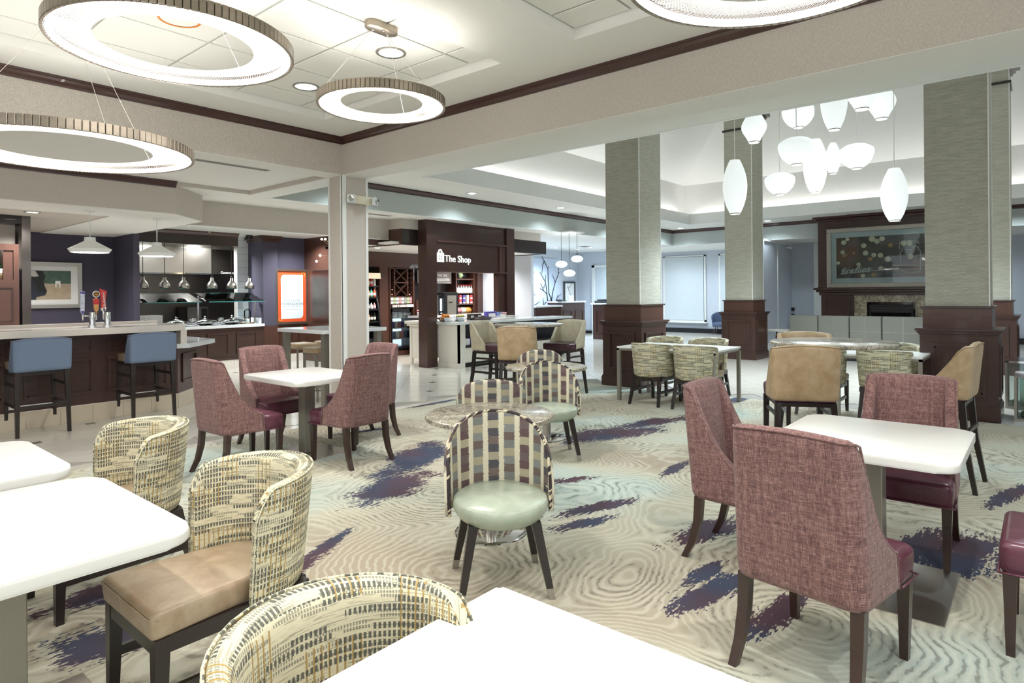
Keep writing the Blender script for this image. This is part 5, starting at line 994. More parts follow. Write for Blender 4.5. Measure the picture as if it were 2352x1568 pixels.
def ffmat():
    g = G('dusk_print'); n = g.noise(g.obj(), 1.6, 4); return g.set(col=g.ramp(n, [(0.35, lin('#221d1d')), (0.5, lin('#4a3329')), (0.66, lin('#83533c'))]), rough=0.25)
M['dusk'] = ffmat(); S('print', 'dusk', (U - .036, ay0, az0, U - .03, ay1, az1), parent=pa)
def onpic(px, py, off=.04): q = at_u(px, py, U - off); return q
for (px, py, r, mt) in ((1938, 557, 6, 'bokeh'), (1984, 564, 6, 'bokeh'), (1988, 581, 6, 'bokeh'), (1935.5, 579.5, 5, 'bokeh'), (2007, 585.5, 5.5, 'bokeh'), (2022, 586, 6, 'bokeh'), (2039, 595, 6.5, 'bokeh'), (1972, 607, 5, 'bokeh'), (2003, 548, 7, 'bokeh'), (2014, 554, 6, 'bokeh'), (2026, 548, 6, 'bokeh'), (2045.5, 563, 5, 'bokeh_amber'), (2089, 558, 6, 'bokeh'), (2075, 558, 6, 'bokeh'), (2091, 589, 6, 'bokeh'), (2023, 616, 5.5, 'bokeh'), (1982, 634, 5, 'bokeh'), (1925, 604, 4, 'bokeh'), (1999, 594.5, 5, 'bokeh_amber'), (2007, 631, 5, 'bokeh_amber'), (1940, 586, 5, 'bokeh_amber'), (1946, 548, 4.5, 'bokeh'), (1961, 581, 3, 'bokeh_amber')):
    q = onpic(px, py, .037); rr = r * 0.0105; q.z = min(q.z, az1 - rr); q.z = max(q.z, az0 + rr); q.y = min(q.y, ay1 - rr)
    MB().lathe([(0.001, 0), (rr, 0), (rr, 0.001), (0.001, 0.001)], 20).move(Matrix.Translation(q) @ Matrix.Rotation(PI / 2, 4, 'Y')).build('light_spot', mt, pa)
jar = MB()
for pts in ([(2068, 604), (2068, 580), (2073, 574), (2073, 570)], [(2072, 621), (2080, 626), (2095, 627), (2108, 625), (2114, 620), (2114, 576), (2108, 569), (2108, 566)], [(2070, 567), (2080, 564), (2100, 564), (2111, 568)], [(2070, 573), (2066, 570), (2066, 558), (2072, 554), (2090, 552), (2110, 554), (2110, 560)], [(2075, 557), (2106, 557)], [(2078, 574), (2096, 573)], [(2114, 610), (2124, 610)], [(1932, 628), (2063, 616)]):
    jar.tube([tuple(onpic(*q, .042)) for q in pts], 0.010, 5)
jar.build('jar_line_drawing', 'white_paint', pa, True)
MB().tube([tuple(onpic(*q, .042)) for q in ((2052, 609), (2110, 608.5))], 0.012, 5).build('light_streak', 'bokeh', pa)
q = onpic(1963, 621, .04); text('lettering', 'fireflies', 0.24, 'white_paint', tuple(q), (PI / 2, -0.09, -PI / 2), pa, 0.002, shear=0.4, bold=0.003); q = onpic(1993, 618, .04); text('lettering', 'AT DUSK', 0.055, 'white_paint', tuple(q), (PI / 2, -0.09, -PI / 2), pa, 0.002)
S('picture_glass', 'glass', (U - .062, y0 + w_, z0 + w_, U - .058, y1 - w_, z1 - w_), parent=pa)
# sofa in front of the fireplace
US = 14.9
sf = thing('sectional_sofa', 'grey tweed high backed sofa seen from behind in front of the fireplace', 'sofa', (0, 0, 0)); zt = at_u(1900, 725, US).z
ys = [at_u(px, 760, US).y for px in (1812, 1878, 1950, 2025, 2126)] + [0.9]
for a, c in zip(ys, ys[1:]):
    MB().box(US, c + .008, 0.12, US + 0.18, a - .008, zt, bev=.02, seg=3).build('back_cushion', 'gray_tweed', sf, True, autosmooth=.8); m_ = (a + c) / 2
    MB().box(US - .003, m_ - .004, .14, US, m_ + .004, zt - .03).box(US - .003, c + .02, zt - .33, US, a - .02, zt - .322).build('seam', 'steel', sf)
MB().box(US + .18, 0.9, .12, US + .85, ys[0], .45, bev=.03).build('seat', 'gray_tweed', sf); MB().box(US + .02, .92, 0, US + .8, ys[0] - .03, .12).build('base', 'black', sf)
# blue lounge chairs, bin, camera, side table
def lounge(x, y, rz, lab):
    t = thing('lounge_armchair', lab, 'armchair', (x, y, 0), rz, 'slate blue lounge chairs by the windows'); out = []
    P = []; Q = []; UVs = []
    for i in range(9):
        s = i / 8; row = []; row2 = []; 
        for j in range(17):
            th = math.radians(-115 + 230 * j / 16); w = 0.34 + .06 * s; top = 0.80 - 0.22 * (abs(th) / 2.0) ** 2; z = 0.26 + (top - 0.26) * s
            row.append((w * math.sin(th), -0.33 * math.cos(th) - 0.05 * s, z)); row2.append(((w - .05) * math.sin(th), -(0.28) * math.cos(th) - 0.05 * s, z + .0))
        P.append(row); Q.append(row2)
    b = MB(); b.grid(P); b.grid(Q, flip=True); b.grid([P[-1], Q[-1]]); b.grid([P[0], Q[0]], flip=True); b.grid([[r[0] for r in P], [r[0] for r in Q]]); b.grid([[r[-1] for r in P], [r[-1] for r in Q]]); b.weld().build('shell', 'blue_fabric', t, True, subsurf=1)
    MB().box(-.29, -.25, .27, .29, .32, .42, bev=.04, seg=3).build('seat_cushion', 'blue_fabric', t, True)
    for sx, sy in ((-1, -1), (1, -1), (-1, 1), (1, 1)): MB().tube([(sx * .2, sy * .18, .28), (sx * .27, sy * .26, 0)], .014, 8).build('leg', 'steel_dark', t, True)
    return t
q = at_z(1645, 768, 0); lounge(q.x + .2, q.y - .15, PI / 2 + .2, 'slate blue lounge chair left of the far column, by the window'); q = at_z(1776, 775, 0); lounge(q.x, q.y + .1, PI / 2 + .9, 'slate blue lounge chair showing right of the far column')
q = at_u(1810, 770, 21.2); t = thing('trash_bin', 'black waste bin in front of the gallery wall', 'bin', (q.x, q.y, 0)); zt2 = zt = 0.98; MB().box(-.27, -.27, 0, .27, .27, .78, bev=.01).build('bin_body', 'black_glass', t); MB().box(-.27, -.27, .88, .27, .27, .98, bev=.01).box(-.27, .1, .78, .27, .27, .88).build('bin_lid', 'black', t)
q = at_u(1853, 770, 20.9); o = thing('black_chair', 'black leather chair back showing above the sofa', 'chair', (q.x, q.y, 0), PI / 2); MB().box(-.3, -.3, .35, .3, -.18, .95, bev=.05, seg=3).build('backrest', 'black', o, True); MB().box(-.3, -.3, .2, .3, .3, .42, bev=.05, seg=3).build('seat', 'black', o, True)
for sx in (-.25, .25):
    for sy in (-.25, .25): MB().box(sx - .02, sy - .02, 0, sx + .02, sy + .02, .22).build('leg', 'black', o)
q = at_v(1808, 568, 6.1); t = thing('security_camera', 'small white camera under the gallery ceiling edge', 'camera', (q.x, 6.085, q.z)); MB().tube([(0, 0, 0), (0, -.12, -.03)], .04, 12).build('camera_body', 'white_paint', t, True); MB().lathe([(.001, -.03), (.05, -.02), (.05, .02), (.001, .03)], 16).build('mount', 'white_paint', t, True)
q = at_z(1800, 757, 0.6); t = thing('side_table', 'round pale side table beside the far column', 'table', (q.x, q.y, 0)); MB().lathe([(.001, .57), (.33, .57), (.34, .60), (.001, .61)], 32).build('table_top', 'pale_wood', t, True, autosmooth=.6)
for k in range(3): a = k * 2.1 + .4; MB().tube([(.18 * math.cos(a), .18 * math.sin(a), .57), (.27 * math.cos(a), .27 * math.sin(a), 0)], .02, 8).build('leg', 'steel_dark', t, True)
# emergency light on the square column
q = at_v(824, 461, 6.79); t = thing('emergency_light', 'cream twin head emergency light on the square column', 'emergency light', (q.x, 6.782, q.z))
MB().box(-.16, -.06, -.05, .16, 0, .055, bev=.01).build('housing', 'pack_cream', t, True, autosmooth=.6)
for s, rz in ((-1, -.25), (1, .5)):
    h = MB().box(-.055, -.05, -.055, .055, 0, .055, bev=.014, seg=3).move(Matrix.Translation((s * .175, -.06, 0)) @ Matrix.Rotation(rz, 4, 'Z')).build('lamp_head', 'glass_frost', t, True, autosmooth=.7); MB().lathe([(.001, 0), (.025, 0), (.045, .012)], 4).move(Matrix.Translation((s * .175 + .03 * s, -.112, 0)) @ Matrix.Rotation(rz, 4, 'Z') @ Matrix.Rotation(PI / 2, 4, 'X')).build('reflector', 'chrome', h)
MB().lathe([(.001, -.003), (.006, 0), (.001, .003)], 8, (-.05, -.05, -.052)).build('indicator', 'tap_red', t)
# round blue floor sticker
q = at_z(512, 871, 0); o = MB().lathe([(.001, .001), (.15, .001), (.15, .0025), (.001, .003)], 28).build('floor_sticker', 'tap_violet', None); o.location = (q.x, q.y, 0); tag(o, 'round blue sticker on the tile floor behind the tweed chairs', 'sticker')
# floor lanterns by the near column
def lantern(x, y, s, lab):
    t = thing('floor_lantern', lab, 'lantern', (x, y, 0), 0.0); W, H_ = .24 * s, .50 * s
    for sx in (-1, 1):
        for sy in (-1, 1): MB().box(sx * W - .012, sy * W - .012, 0, sx * W + .012, sy * W + .012, H_).build('corner_post', 'gray_metal', t)
    MB().box(-W - .01, -W - .01, 0, W + .01, W + .01, .03).build('base', 'gray_metal', t); MB().box(-W - .01, -W - .01, H_, W + .01, W + .01, H_ + .025).box(-.07, -.07, H_ + .02, .07, .07, H_ + .10).build('lid', 'chrome', t)
    MB().lathe([(.001, .03), (.13 * s, .03), (.135 * s, .30 * s), (.12 * s, .31 * s), (.001, .30 * s)], 28).build('candle', 'candle_green', t, True)
    for k in range(10): a = k * .63; MB().lathe([(.001, 0), (.03, .01), (.025, .04), (.001, .055)], 7, (.18 * s * math.cos(a), .18 * s * math.sin(a), .03)).build('moss_tuft', 'leaf_green', t)
    for ax in (-1, 1): MB().box(-W, ax * W - .002, .03, W, ax * W + .002, H_).build('glass_pane', 'glass', t); MB().box(ax * W - .002, -W, .03, ax * W + .002, W, H_).build('glass_pane', 'glass', t)
    MB().tube([(-.06, 0, H_ + .10), (-.04, 0, H_ + .22), (.04, 0, H_ + .22), (.06, 0, H_ + .10)], .008, 8).build('handle', 'chrome', t, True)
    return t
lantern(9.42, 0.02, 1.0, 'glass floor lantern with a pale candle and moss beside the near column'); lantern(10.4, 0.10, 1.15, 'second glass floor lantern behind the first, by the near column')
# ================================================================ ring lamps
def ring_lamp(name, x, y, z, r, lab, canopy=None, nb=84, hgt=0.035):
    t = thing(name, lab, 'pendant lamp', (x, y, z))
    b = MB().box(-PI * r / nb * 0.93, -0.009, -hgt, PI * r / nb * 0.93, 0.009, hgt, bev=0.0025, seg=1); o = b.build('metal_block', 'champagne', t); k0 = True
    for k in range(nb):
        a = 2 * PI * k / nb; p = (r * math.cos(a), r * math.sin(a), 0)
        if k0: o.location = p; o.rotation_euler = (0, 0, a + PI / 2); k0 = False
        else: inst(o, t, p, a + PI / 2)
    MB().lathe([(r - 0.012, -hgt * .9), (r - 0.008, -hgt * .9), (r - 0.008, hgt * .9), (r - 0.012, hgt * .9), (r - 0.012, -hgt * .9)], 96).build('inner_band', 'espresso', t, True, autosmooth=.6)
    MB().tube([((r - 0.03) * math.cos(2 * PI * k / 96), (r - 0.03) * math.sin(2 * PI * k / 96), -hgt * .35) for k in range(96)], 0.013, 8, closed=True).build('led_strip', 'glow_ring', t, True)
    sb = MB(); n = 190
    for k in range(n):
        a = 2 * PI * k / n; c = a + math.radians(96)
        p = Vector(((r - .015) * math.cos(a), (r - .015) * math.sin(a), hgt * .8)); q = Vector(((r - .015) * math.cos(c), (r - .015) * math.sin(c), -hgt * .9))
        sb.tube([p, q], 0.0010, 3)
    s = sb.build('light_strings', 'glow_string', t); s['kind'] = 'stuff'
    cz = ZT - z if (4.115 > x and (y < 2.81 or y > 3.566)) else ZC - z
    cx, cy = canopy if canopy else (0, 0)
    MB().prism(rrect(cx - .14, cy - .06, cx + .14, cy + .06, .055), cz - 0.05, cz - 0.001, bev=.006).build('canopy', 'champagne', t, True, autosmooth=.6)
    for k in range(3):
        a = 2 * PI * k / 3 + 0.5; MB().tube([(cx + .08 * math.cos(a), cy + .03 * math.sin(a), cz - .05), ((r - .01) * math.cos(a), (r - .01) * math.sin(a), hgt)], 0.0018, 4).build('cable', 'wire', t)
        MB().lathe([(.001, -.012), (.009, -.01), (.009, 0), (.001, 0)], 10, (cx + .08 * math.cos(a), cy + .03 * math.sin(a), cz - .05)).build('cable_grip', 'chrome', t, True)
    return t
ring_lamp('ring_lamp', 3.07, 3.88, 2.97, 0.475, 'small glowing ring pendant lamp hanging under the open ceiling corner', nb=90)
ring_lamp('ring_lamp', 1.57, 3.88, 2.97, 0.64, 'large glowing ring pendant lamp with bright strings, highest on the dining ceiling', nb=110)
ring_lamp('ring_lamp', 1.43, 5.36, 2.57, 0.79, 'large low ring pendant lamp in front of the bar soffit', nb=120)
ring_lamp('ring_lamp', 2.88, 0.87, 2.97, 0.68, 'glowing ring pendant lamp cut off above the beam over the right tables', nb=110)

# ================================================================ lobby lanterns
def rib_mat():
    g = G('ribbed_lantern'); x, y, z = g.sep(g.obj()); a = g.math('ARCTAN2', y, x); s = g.math('ABSOLUTE', g.math('SINE', g.math('MULTIPLY', a, 20.0)))
    rib = g.step(s, 0.0, 0.30); es = g.math('ADD', g.math('MULTIPLY', rib, 0.22), 0.92)
    return g.set(col=lin('#eef4f4'), emit=lin('#f4fbfc'), es=g.math('MULTIPLY', es, LANT), rough=0.7)
M['rib'] = rib_mat()
PR = {'cigar': [(.40, .5), (.48, .47), (.72, .34), (.92, .18), (1, 0), (.92, -.18), (.72, -.36), (.42, -.5)], 'pear': [(.30, .5), (.38, .47), (.70, .25), (.96, .05), (1, -.04), (.90, -.17), (.60, -.36), (.42, -.5)],
      'saucer': [(.14, .5), (.55, .46), (.93, .30), (1, .20), (.97, .02), (.82, -.22), (.55, -.42), (.30, -.5)]}
def lantern_lamp(px, top, bot, wpx, kind, d, lab):
    s = (px - 1176) / CAM_F * d; x = _F.x * d + _R.x * s; y = _F.y * d + _R.y * s; hz = CAM_CY + CAM_ROLL * (px - 1176)
    zt = CAM_H + (hz - top) / CAM_F * d; zb = CAM_H + (hz - bot) / CAM_F * d; H_ = zt - zb; r = wpx / CAM_F * d / 2
    t = thing('lantern_lamp', lab, 'pendant lamp', (x, y, (zt + zb) / 2))
    pr = PR[kind]; pts = []
    for i in range(len(pr) - 1):
        for j in range(3): f = j / 3; pts.append((r * (pr[i][0] * (1 - f) + pr[i + 1][0] * f), H_ * (pr[i][1] * (1 - f) + pr[i + 1][1] * f)))
    pts.append((r * pr[-1][0], H_ * pr[-1][1])); pts = [(0.01, pts[0][1] + .01)] + pts
    sm = [pts[0], pts[1]] + [((pts[i - 1][0] + 2 * pts[i][0] + pts[i + 1][0]) / 4, (pts[i - 1][1] + 2 * pts[i][1] + pts[i + 1][1]) / 4) for i in range(2, len(pts) - 1)] + [pts[-1]]
    MB().lathe(sm, 120, rib=0.006, ribn=40).build('shade', 'rib', t, True)
    rb = pts[-1][0]; MB().lathe([(rb * .96, -H_ / 2 - .014), (rb * 1.02, -H_ / 2 - .012), (rb * 1.02, -H_ / 2 + .004), (rb * .96, -H_ / 2 + .004)], 32).build('bottom_ring', 'steel', t, True, autosmooth=.6)
    MB().lathe([(.001, -H_ / 2 - .004), (rb * .96, -H_ / 2 - .004)], 24).build('bottom_lens', 'glow_cool', t)
    MB().tube([(0, 0, H_ / 2), (0, 0, 5.965 - (zt + zb) / 2)], 0.007, 6).build('cord', 'pack_white', t)
for a in ((1690, 368, 490, 54, 'cigar', 10.0, 'tall white lantern lamp hanging lowest on the left, in front of the far column'), (1735, 253, 326, 56, 'pear', 11.2, 'pear shaped lantern lamp at the capital of the far column'), (1837, 238, 292, 71, 'saucer', 11.4, 'bowl shaped lantern lamp highest among the bowl shaped ones'),
          (1832, 315, 377, 80, 'saucer', 10.0, 'widest bowl shaped lantern lamp at the middle of the cluster'), (1875, 320, 441, 52, 'cigar', 10.7, 'tall lantern lamp partly behind the widest bowl shaped one'), (1793, 397, 446, 66, 'saucer', 10.9, 'lowest bowl shaped lantern lamp of the cluster'),
          (1919, 160, 297, 58, 'cigar', 9.8, 'large tall lantern lamp cut by the beam, top of the cluster'), (1916, 328, 398, 38, 'pear', 11.6, 'smallest pear shaped lantern lamp between two bowl shaped ones'), (1970, 330, 386, 73, 'saucer', 10.9, 'bowl shaped lantern lamp on the right side of the cluster'),
          (1983, 158, 250, 70, 'pear', 10.1, 'large diamond shaped lantern lamp cut by the beam'), (2028, 192, 272, 60, 'pear', 10.6, 'diamond shaped lantern lamp rightmost at the top of the cluster'), (2056, 387, 506, 56, 'cigar', 10.2, 'tall lantern lamp hanging in front of the fireplace wall')):
    lantern_lamp(*a)

# ================================================================ seats
def tub(t, name, mat, w, yb, yf, r, zb, ztop, thick, lean=0.0, taper=0.0, nside=6, ncor=6, nback=6, nrow=9, ss=1, puff=0.0, rimname=None, rimmat=None, rimr=0.006, rim_in=False, mat_in=None):
    """wrap-around upholstered back: half width w, back line y=yb, front ends y=yf, corner radius r; ztop(q, x, y) gives the height of the top edge"""
    half = []
    if w - r > 1e-3:
        for k in range(nback // 2): half.append(((w - r) * k / (nback // 2), yb))
    for k in range(ncor + 1): a = PI / 2 * k / ncor; half.append((w - r + r * math.sin(a), yb + r - r * math.cos(a)))
    y0 = yb + r
    for k in range(1, nside + 1): half.append((w, y0 + (yf - y0) * k / nside))
    if half[0][0] > 1e-6: pass
    path = [(-x, y) for x, y in half[:0:-1]] + half; n = len(path)
    L = [0]
    for i in range(1, n): L.append(L[-1] + math.hypot(path[i][0] - path[i - 1][0], path[i][1] - path[i - 1][1]))
    mid = L[-1] / 2; O = []; I = []; UO = []
    nor = []
    for i in range(n):
        a = path[max(0, i - 1)]; c = path[min(n - 1, i + 1)]; dx, dy = c[0] - a[0], c[1] - a[1]; l = math.hypot(dx, dy); nor.append((-dy / l, dx / l))
    for s_ in range(nrow + 1):
        s = s_ / nrow; ro, ri, ru = [], [], []
        for i, (x, y) in enumerate(path):
            q = abs(L[i] - mid) / mid; zt = ztop(q, x, y); z = zb + (zt - zb) * s; f = (z - zb); k = 1 + taper * f
            th = thick * (1 - 0.25 * q) + puff * math.sin(PI * s) * (1 - q) ; ly = -lean * f
            ro.append((x * k, y * (k if taper and abs(w - r) < 1e-3 else 1) + ly, z)); ri.append(((x + nor[i][0] * th) * k, y + nor[i][1] * th + ly, z)); ru.append((L[i] - mid, z))
        O.append(ro); I.append(ri); UO.append(ru)
    b = MB(); b.grid(O, UO); b.grid(I, UO, flip=True)
    m1 = [tuple((Vector(a) + Vector(c)) / 2 + Vector((0, 0, thick * .18))) for a, c in zip(O[-1], I[-1])]
    U2 = [[(u, v + j * thick * .5) for u, v in UO[-1]] for j in range(3)]
    b.grid([O[-1], m1, I[-1]], U2); b.grid([I[0], O[0]], [UO[0], UO[0]])
    b.grid([[r_[0] for r_ in I], [r_[0] for r_ in O]], [[(u[0][0], u[0][1]) for u in UO], [(u[0][0] + thick, u[0][1]) for u in UO]]); b.grid([[r_[-1] for r_ in O], [r_[-1] for r_ in I]], [[(u[-1][0], u[-1][1]) for u in UO], [(u[-1][0] + thick, u[-1][1]) for u in UO]])
    o = b.weld().build(name, mat, t, True, subsurf=ss)
    if rimname:
        src = I if rim_in else O; pts = []
        for i in range(n):
            a = Vector(O[-1][i]); c = Vector(I[-1][i]); pts.append((c * .80 + a * .20 if rim_in else a * .93 + c * .07) + Vector((0, 0, -0.001 if rim_in else -0.002)))
        ends = [[Vector(src[k][j]) * .9 + Vector((I if not rim_in else O)[k][j]) * .1 for k in range(nrow)] for j in (0, -1)]
        line = ends[0] + pts + ends[1][::-1]
        MB().tube(line, rimr, 6).build(rimname, rimmat or mat, t, True)
    return o
def leg(t, path, mat, name='leg'):
    return MB().loft([[(x - a, y - c, z), (x + a, y - c, z), (x + a, y + c, z), (x - a, y + c, z)] for x, y, z, a, c in path]).build(name, mat, t)
def cushion(t, name, pts, z0, z1, mat, bev=0.03, dome=0.015, seg=4, uvs=None):
    xs = [p[0] for p in pts]; ys = [p[1] for p in pts]; cx, cy = (min(xs) + max(xs)) / 2, (min(ys) + max(ys)) / 2; hx, hy = (max(xs) - min(xs)) / 2, (max(ys) - min(ys)) / 2
    # round the corners of the outline
    if len(pts) < 9:
        out = []; n = len(pts)
        for i in range(n):
            a, p, c = Vector(pts[i - 1]), Vector(pts[i]), Vector(pts[(i + 1) % n]); r = bev * 1.1; u = (a - p).normalized() * r; v = (c - p).normalized() * r
            for k in range(5): f = k / 4; out.append(tuple((p + u) * (1 - f) ** 2 + p * 2 * f * (1 - f) + (p + v) * f ** 2))
        pts = out
    def ring(off, z): return [(cx + (x - cx) * (1 - off / hx), cy + (y - cy) * (1 - off / hy), z) for x, y in pts]
    R = [ring(bev * .35, z0), ring(0.004, z0 + bev * .3), ring(0.0, (z0 + z1) / 2), ring(0.0, z1 - bev)]
    for k in range(1, 6): a = PI / 2 * k / 5; R.append(ring(bev * (1 - math.cos(a)), z1 - bev + bev * math.sin(a)))
    for f in (.25, .45, .65, .85, .97): R.append([(cx + (x - cx) * (1 - f) * (1 - bev / hx), cy + (y - cy) * (1 - f) * (1 - bev / hy), z1 + dome * (1 - (1 - f) ** 2.2)) for x, y in pts])
    return MB().loft(R).build(name, mat, t, True)
# --- plum tweed dining chair
def tweed_chair():
    t = thing('dining_chair', 'plum tweed dining chair', 'chair')
    def zt(q, x, y):
        if y <= -0.222: return 0.975 - 0.012 * (x / .25) ** 2
        pts = [(-0.222, .975), (-0.20, .90), (-0.165, .80), (-0.13, .70), (-0.08, .615), (-0.02, .55), (0.04, .505), (0.08, .49)]
        for (a, za), (c, zc) in zip(pts, pts[1:]):
            if y <= c: return za + (zc - za) * (y - a) / (c - a)
        return .49
    tub(t, 'backrest', 'tweed', .255, -.285, .075, .07, .345, zt, .075, lean=0.10, taper=-0.10, nside=9, ncor=4, nback=8, nrow=10, puff=.012, rimname='piping', rimmat='tweed', rimr=.0048)
    cushion(t, 'seat', [(-.18, -.20), (.18, -.20), (.205, .05), (.252, .095), (.256, .26), (-.256, .26), (-.252, .095), (-.205, .05)], .345, .475, 'maroon', .032, .018)
    MB().tube([(-.262, .262, .350), (.262, .262, .350), (.258, .08, .350)], .005, 5).tube([(-.262, .262, .350), (-.258, .08, .350)], .005, 5).build('seat_welt', 'maroon', t, True)
    for s in (-1, 1):
        leg(t, [(s * .225, .225, .35, .024, .024), (s * .222, .225, .0, .015, .015)], 'walnut_leg')
        leg(t, [(s * .215, -.235, .36, .024, .022), (s * .216, -.245, .22, .022, .021), (s * .220, -.275, .10, .019, .019), (s * .226, -.325, 0, .016, .016)], 'walnut_leg')
    return t
TC = tweed_chair()
spots = [(2.787, .694, -98, 'nearest plum tweed chair, its back to us, at the right hand white table', 'seat'), (3.59, 1.25, 181, 'plum tweed chair at the left side of the table near the large column', 'p'), (4.26, .63, 91, 'plum tweed chair facing us across the table near the large column', 'p'), (3.50, -.11, 0, 'plum tweed chair cut by the frame, only its purple seat and legs in view', 'p'),
         (2.67, 5.34, -88, 'plum tweed chair nearest the bar stools, its back to the bar', 's'), (3.43, 4.84, 2, 'plum tweed chair with its back to us at the table by the square column', 's'), (3.31, 5.90, 180, 'plum tweed chair facing us at the table by the square column', 'p'), (4.02, 5.47, 90, 'plum tweed chair between the table and the square column', 'p')]
GT = 'plum tweed chairs around the two white pedestal tables'
first = True
for x, y, a, lab, kd in spots:
    if first: TC.location = (x, y, 0); TC.rotation_euler = (0, 0, math.radians(a)); TC['label'] = lab; TC['group'] = GT; o = TC; first = False
    else: o = copy(TC, (x, y, 0), math.radians(a), lab, GT)
# --- woven dash fabric tub chair
def tub_chair():
    t = thing('tub_chair', 'woven tub chair', 'chair')
    def zt(q, x, y): return .825 - .035 * q ** 2 - (.10 * ((q - .86) / .14) ** 2 if q > .86 else 0)
    tub(t, 'backrest', 'dash', .258, -.315, .0, .258, .375, zt, .05, lean=0.03, taper=0.26, nside=4, ncor=9, nback=0, nrow=9, rimname='piping', rimmat='dash', rimr=.0045)
    cushion(t, 'seat', [(-.12, -.22), (.12, -.22), (.18, -.14), (.205, 0), (.235, .325), (-.235, .325), (-.205, 0), (-.18, -.14)], .385, .475, 'taupe', .022, .014)
    MB().tube([(-.238, .30, .455), (-.22, .328, .455), (.22, .328, .455), (.238, .30, .455), (.238, -.05, .455)], .0025, 5).build('seat_stitching', 'taupe', t, True)
    S('seat_frame', 'espresso', (-.225, .285, .33, .225, .31, .385), (-.225, -.24, .33, -.20, .30, .385), (.20, -.24, .33, .225, .30, .385), (-.17, -.27, .33, .17, -.245, .385), parent=t)
    for s in (-1, 1):
        leg(t, [(s * .208, .288, .385, .024, .024), (s * .212, .296, 0, .016, .016)], 'espresso')
        leg(t, [(s * .185, -.235, .385, .023, .023), (s * .20, -.275, .2, .019, .019), (s * .215, -.325, 0, .015, .015)], 'espresso')
        S('side_stretcher', 'espresso', (s * .21 - .01, -.27, .17, s * .21 + .01, .29, .205), parent=t)
    return t
TB = tub_chair(); GB = 'woven dash fabric tub chairs'; first = True
for x, y, a, lab in ((1.12, 2.43, 90, 'woven tub chair with a tan seat pulled out from the large white table'), (1.15, 3.67, 92, 'woven tub chair behind, between the bar stools and the large white table'), (.765, .975, 180, 'woven tub chair in the foreground, tucked against the front white table'),
                     (7.80, 4.04, -92, 'woven tub chair with its back to us, left one at the square white table'), (7.80, 3.44, -88, 'woven tub chair with its back to us, right one at the square white table'), (8.66, 4.38, 90, 'woven tub chair across the square white table, next to the woven column'), (8.66, 3.70, 90, 'woven tub chair across the square white table, away from the column'),
                     (8.40, 1.42, -90, 'woven tub chair, its back to us, at the white table behind the granite bar table'), (9.08, 1.44, 90, 'woven tub chair across the farthest white table, next to the large column'), (8.40, 2.10, -90, 'woven tub chair half hidden behind the stem of the granite bar table')):
    if first: TB.location = (x, y, 0); TB.rotation_euler = (0, 0, math.radians(a)); TB['label'] = lab; TB['group'] = GB; first = False
    else: copy(TB, (x, y, 0), math.radians(a), lab, GB)
# --- round-backed check chair
def round_chair():
    t = thing('round_back_chair', 'round backed check chair', 'chair')
    def zt(q, x, y): return .40 + .445 * math.sqrt(max(0, 1 - min(1, q) ** 2.1)) ** .9
    tub(t, 'backrest', 'ikat', .285, -.275, .03, .285, .365, zt, .035, lean=0.02, taper=0.06, nside=3, ncor=12, nback=0, nrow=12, rimname='piping', rimmat='piping', rimr=.009, rim_in=True)
    n = 36; prof = [(0.001, .355), (.19, .355), (.215, .37), (.238, .40), (.245, .43), (.240, .452), (.225, .463), (.15, .472), (.001, .475)]
    b = MB(); b.lathe(prof, n); b.move(Matrix.Translation((0, .03, 0)) @ Matrix.Scale(1.12, 4, (0, 1, 0))); b.build('seat', 'sage', t, True, autosmooth=1.2)
    MB().tube([(.236 * math.cos(a), .03 + .264 * math.sin(a), .452) for a in [2 * PI * k / 40 for k in range(40)]], .0035, 5, closed=True).build('seat_welt', 'sage', t, True)
    MB().tube([(.262 * math.cos(a), -.01 + .262 * math.sin(a), .475 + .0 * k) for k, a in enumerate([PI + PI * k / 24 for k in range(25)])], .008, 6).build('seat_piping', 'piping', t, True)
    for sx in (-1, 1):
        for sy in (-1, 1):
            x0, y0, x1, y1 = sx * .155, .02 + sy * .155, sx * .225, .02 + sy * .215; m_ = lambda f: (x1 + (x0 - x1) * f, y1 + (y0 - y1) * f)
            l = leg(t, [(x0, y0, .37, .024, .024), (*m_(.16), .058, .0165, .0165)], 'espresso'); leg(l, [(*m_(.16), .058, .0172, .0172), (x1, y1, 0, .014, .014)], 'gray_metal', 'foot_cap')
    return t
RC = round_chair(); GR = 'round backed check chairs at the low granite tables'; first = True
for x, y, a, lab in ((2.465, 2.175, 139, 'round backed check chair nearest us, facing us in front of the low granite table'), (3.75, 3.38, -48, 'round backed check chair facing away behind the nearer low granite table'), (4.67, 3.49, 137, 'round backed check chair facing us between the two low granite tables'), (5.98, 4.62, -50, 'round backed check chair farthest away, facing away behind the farther low granite table')):
    if first: RC.location = (x, y, 0); RC.rotation_euler = (0, 0, math.radians(a)); RC['label'] = lab; RC['group'] = GR; first = False
    else: copy(RC, (x, y, 0), math.radians(a), lab, GR)
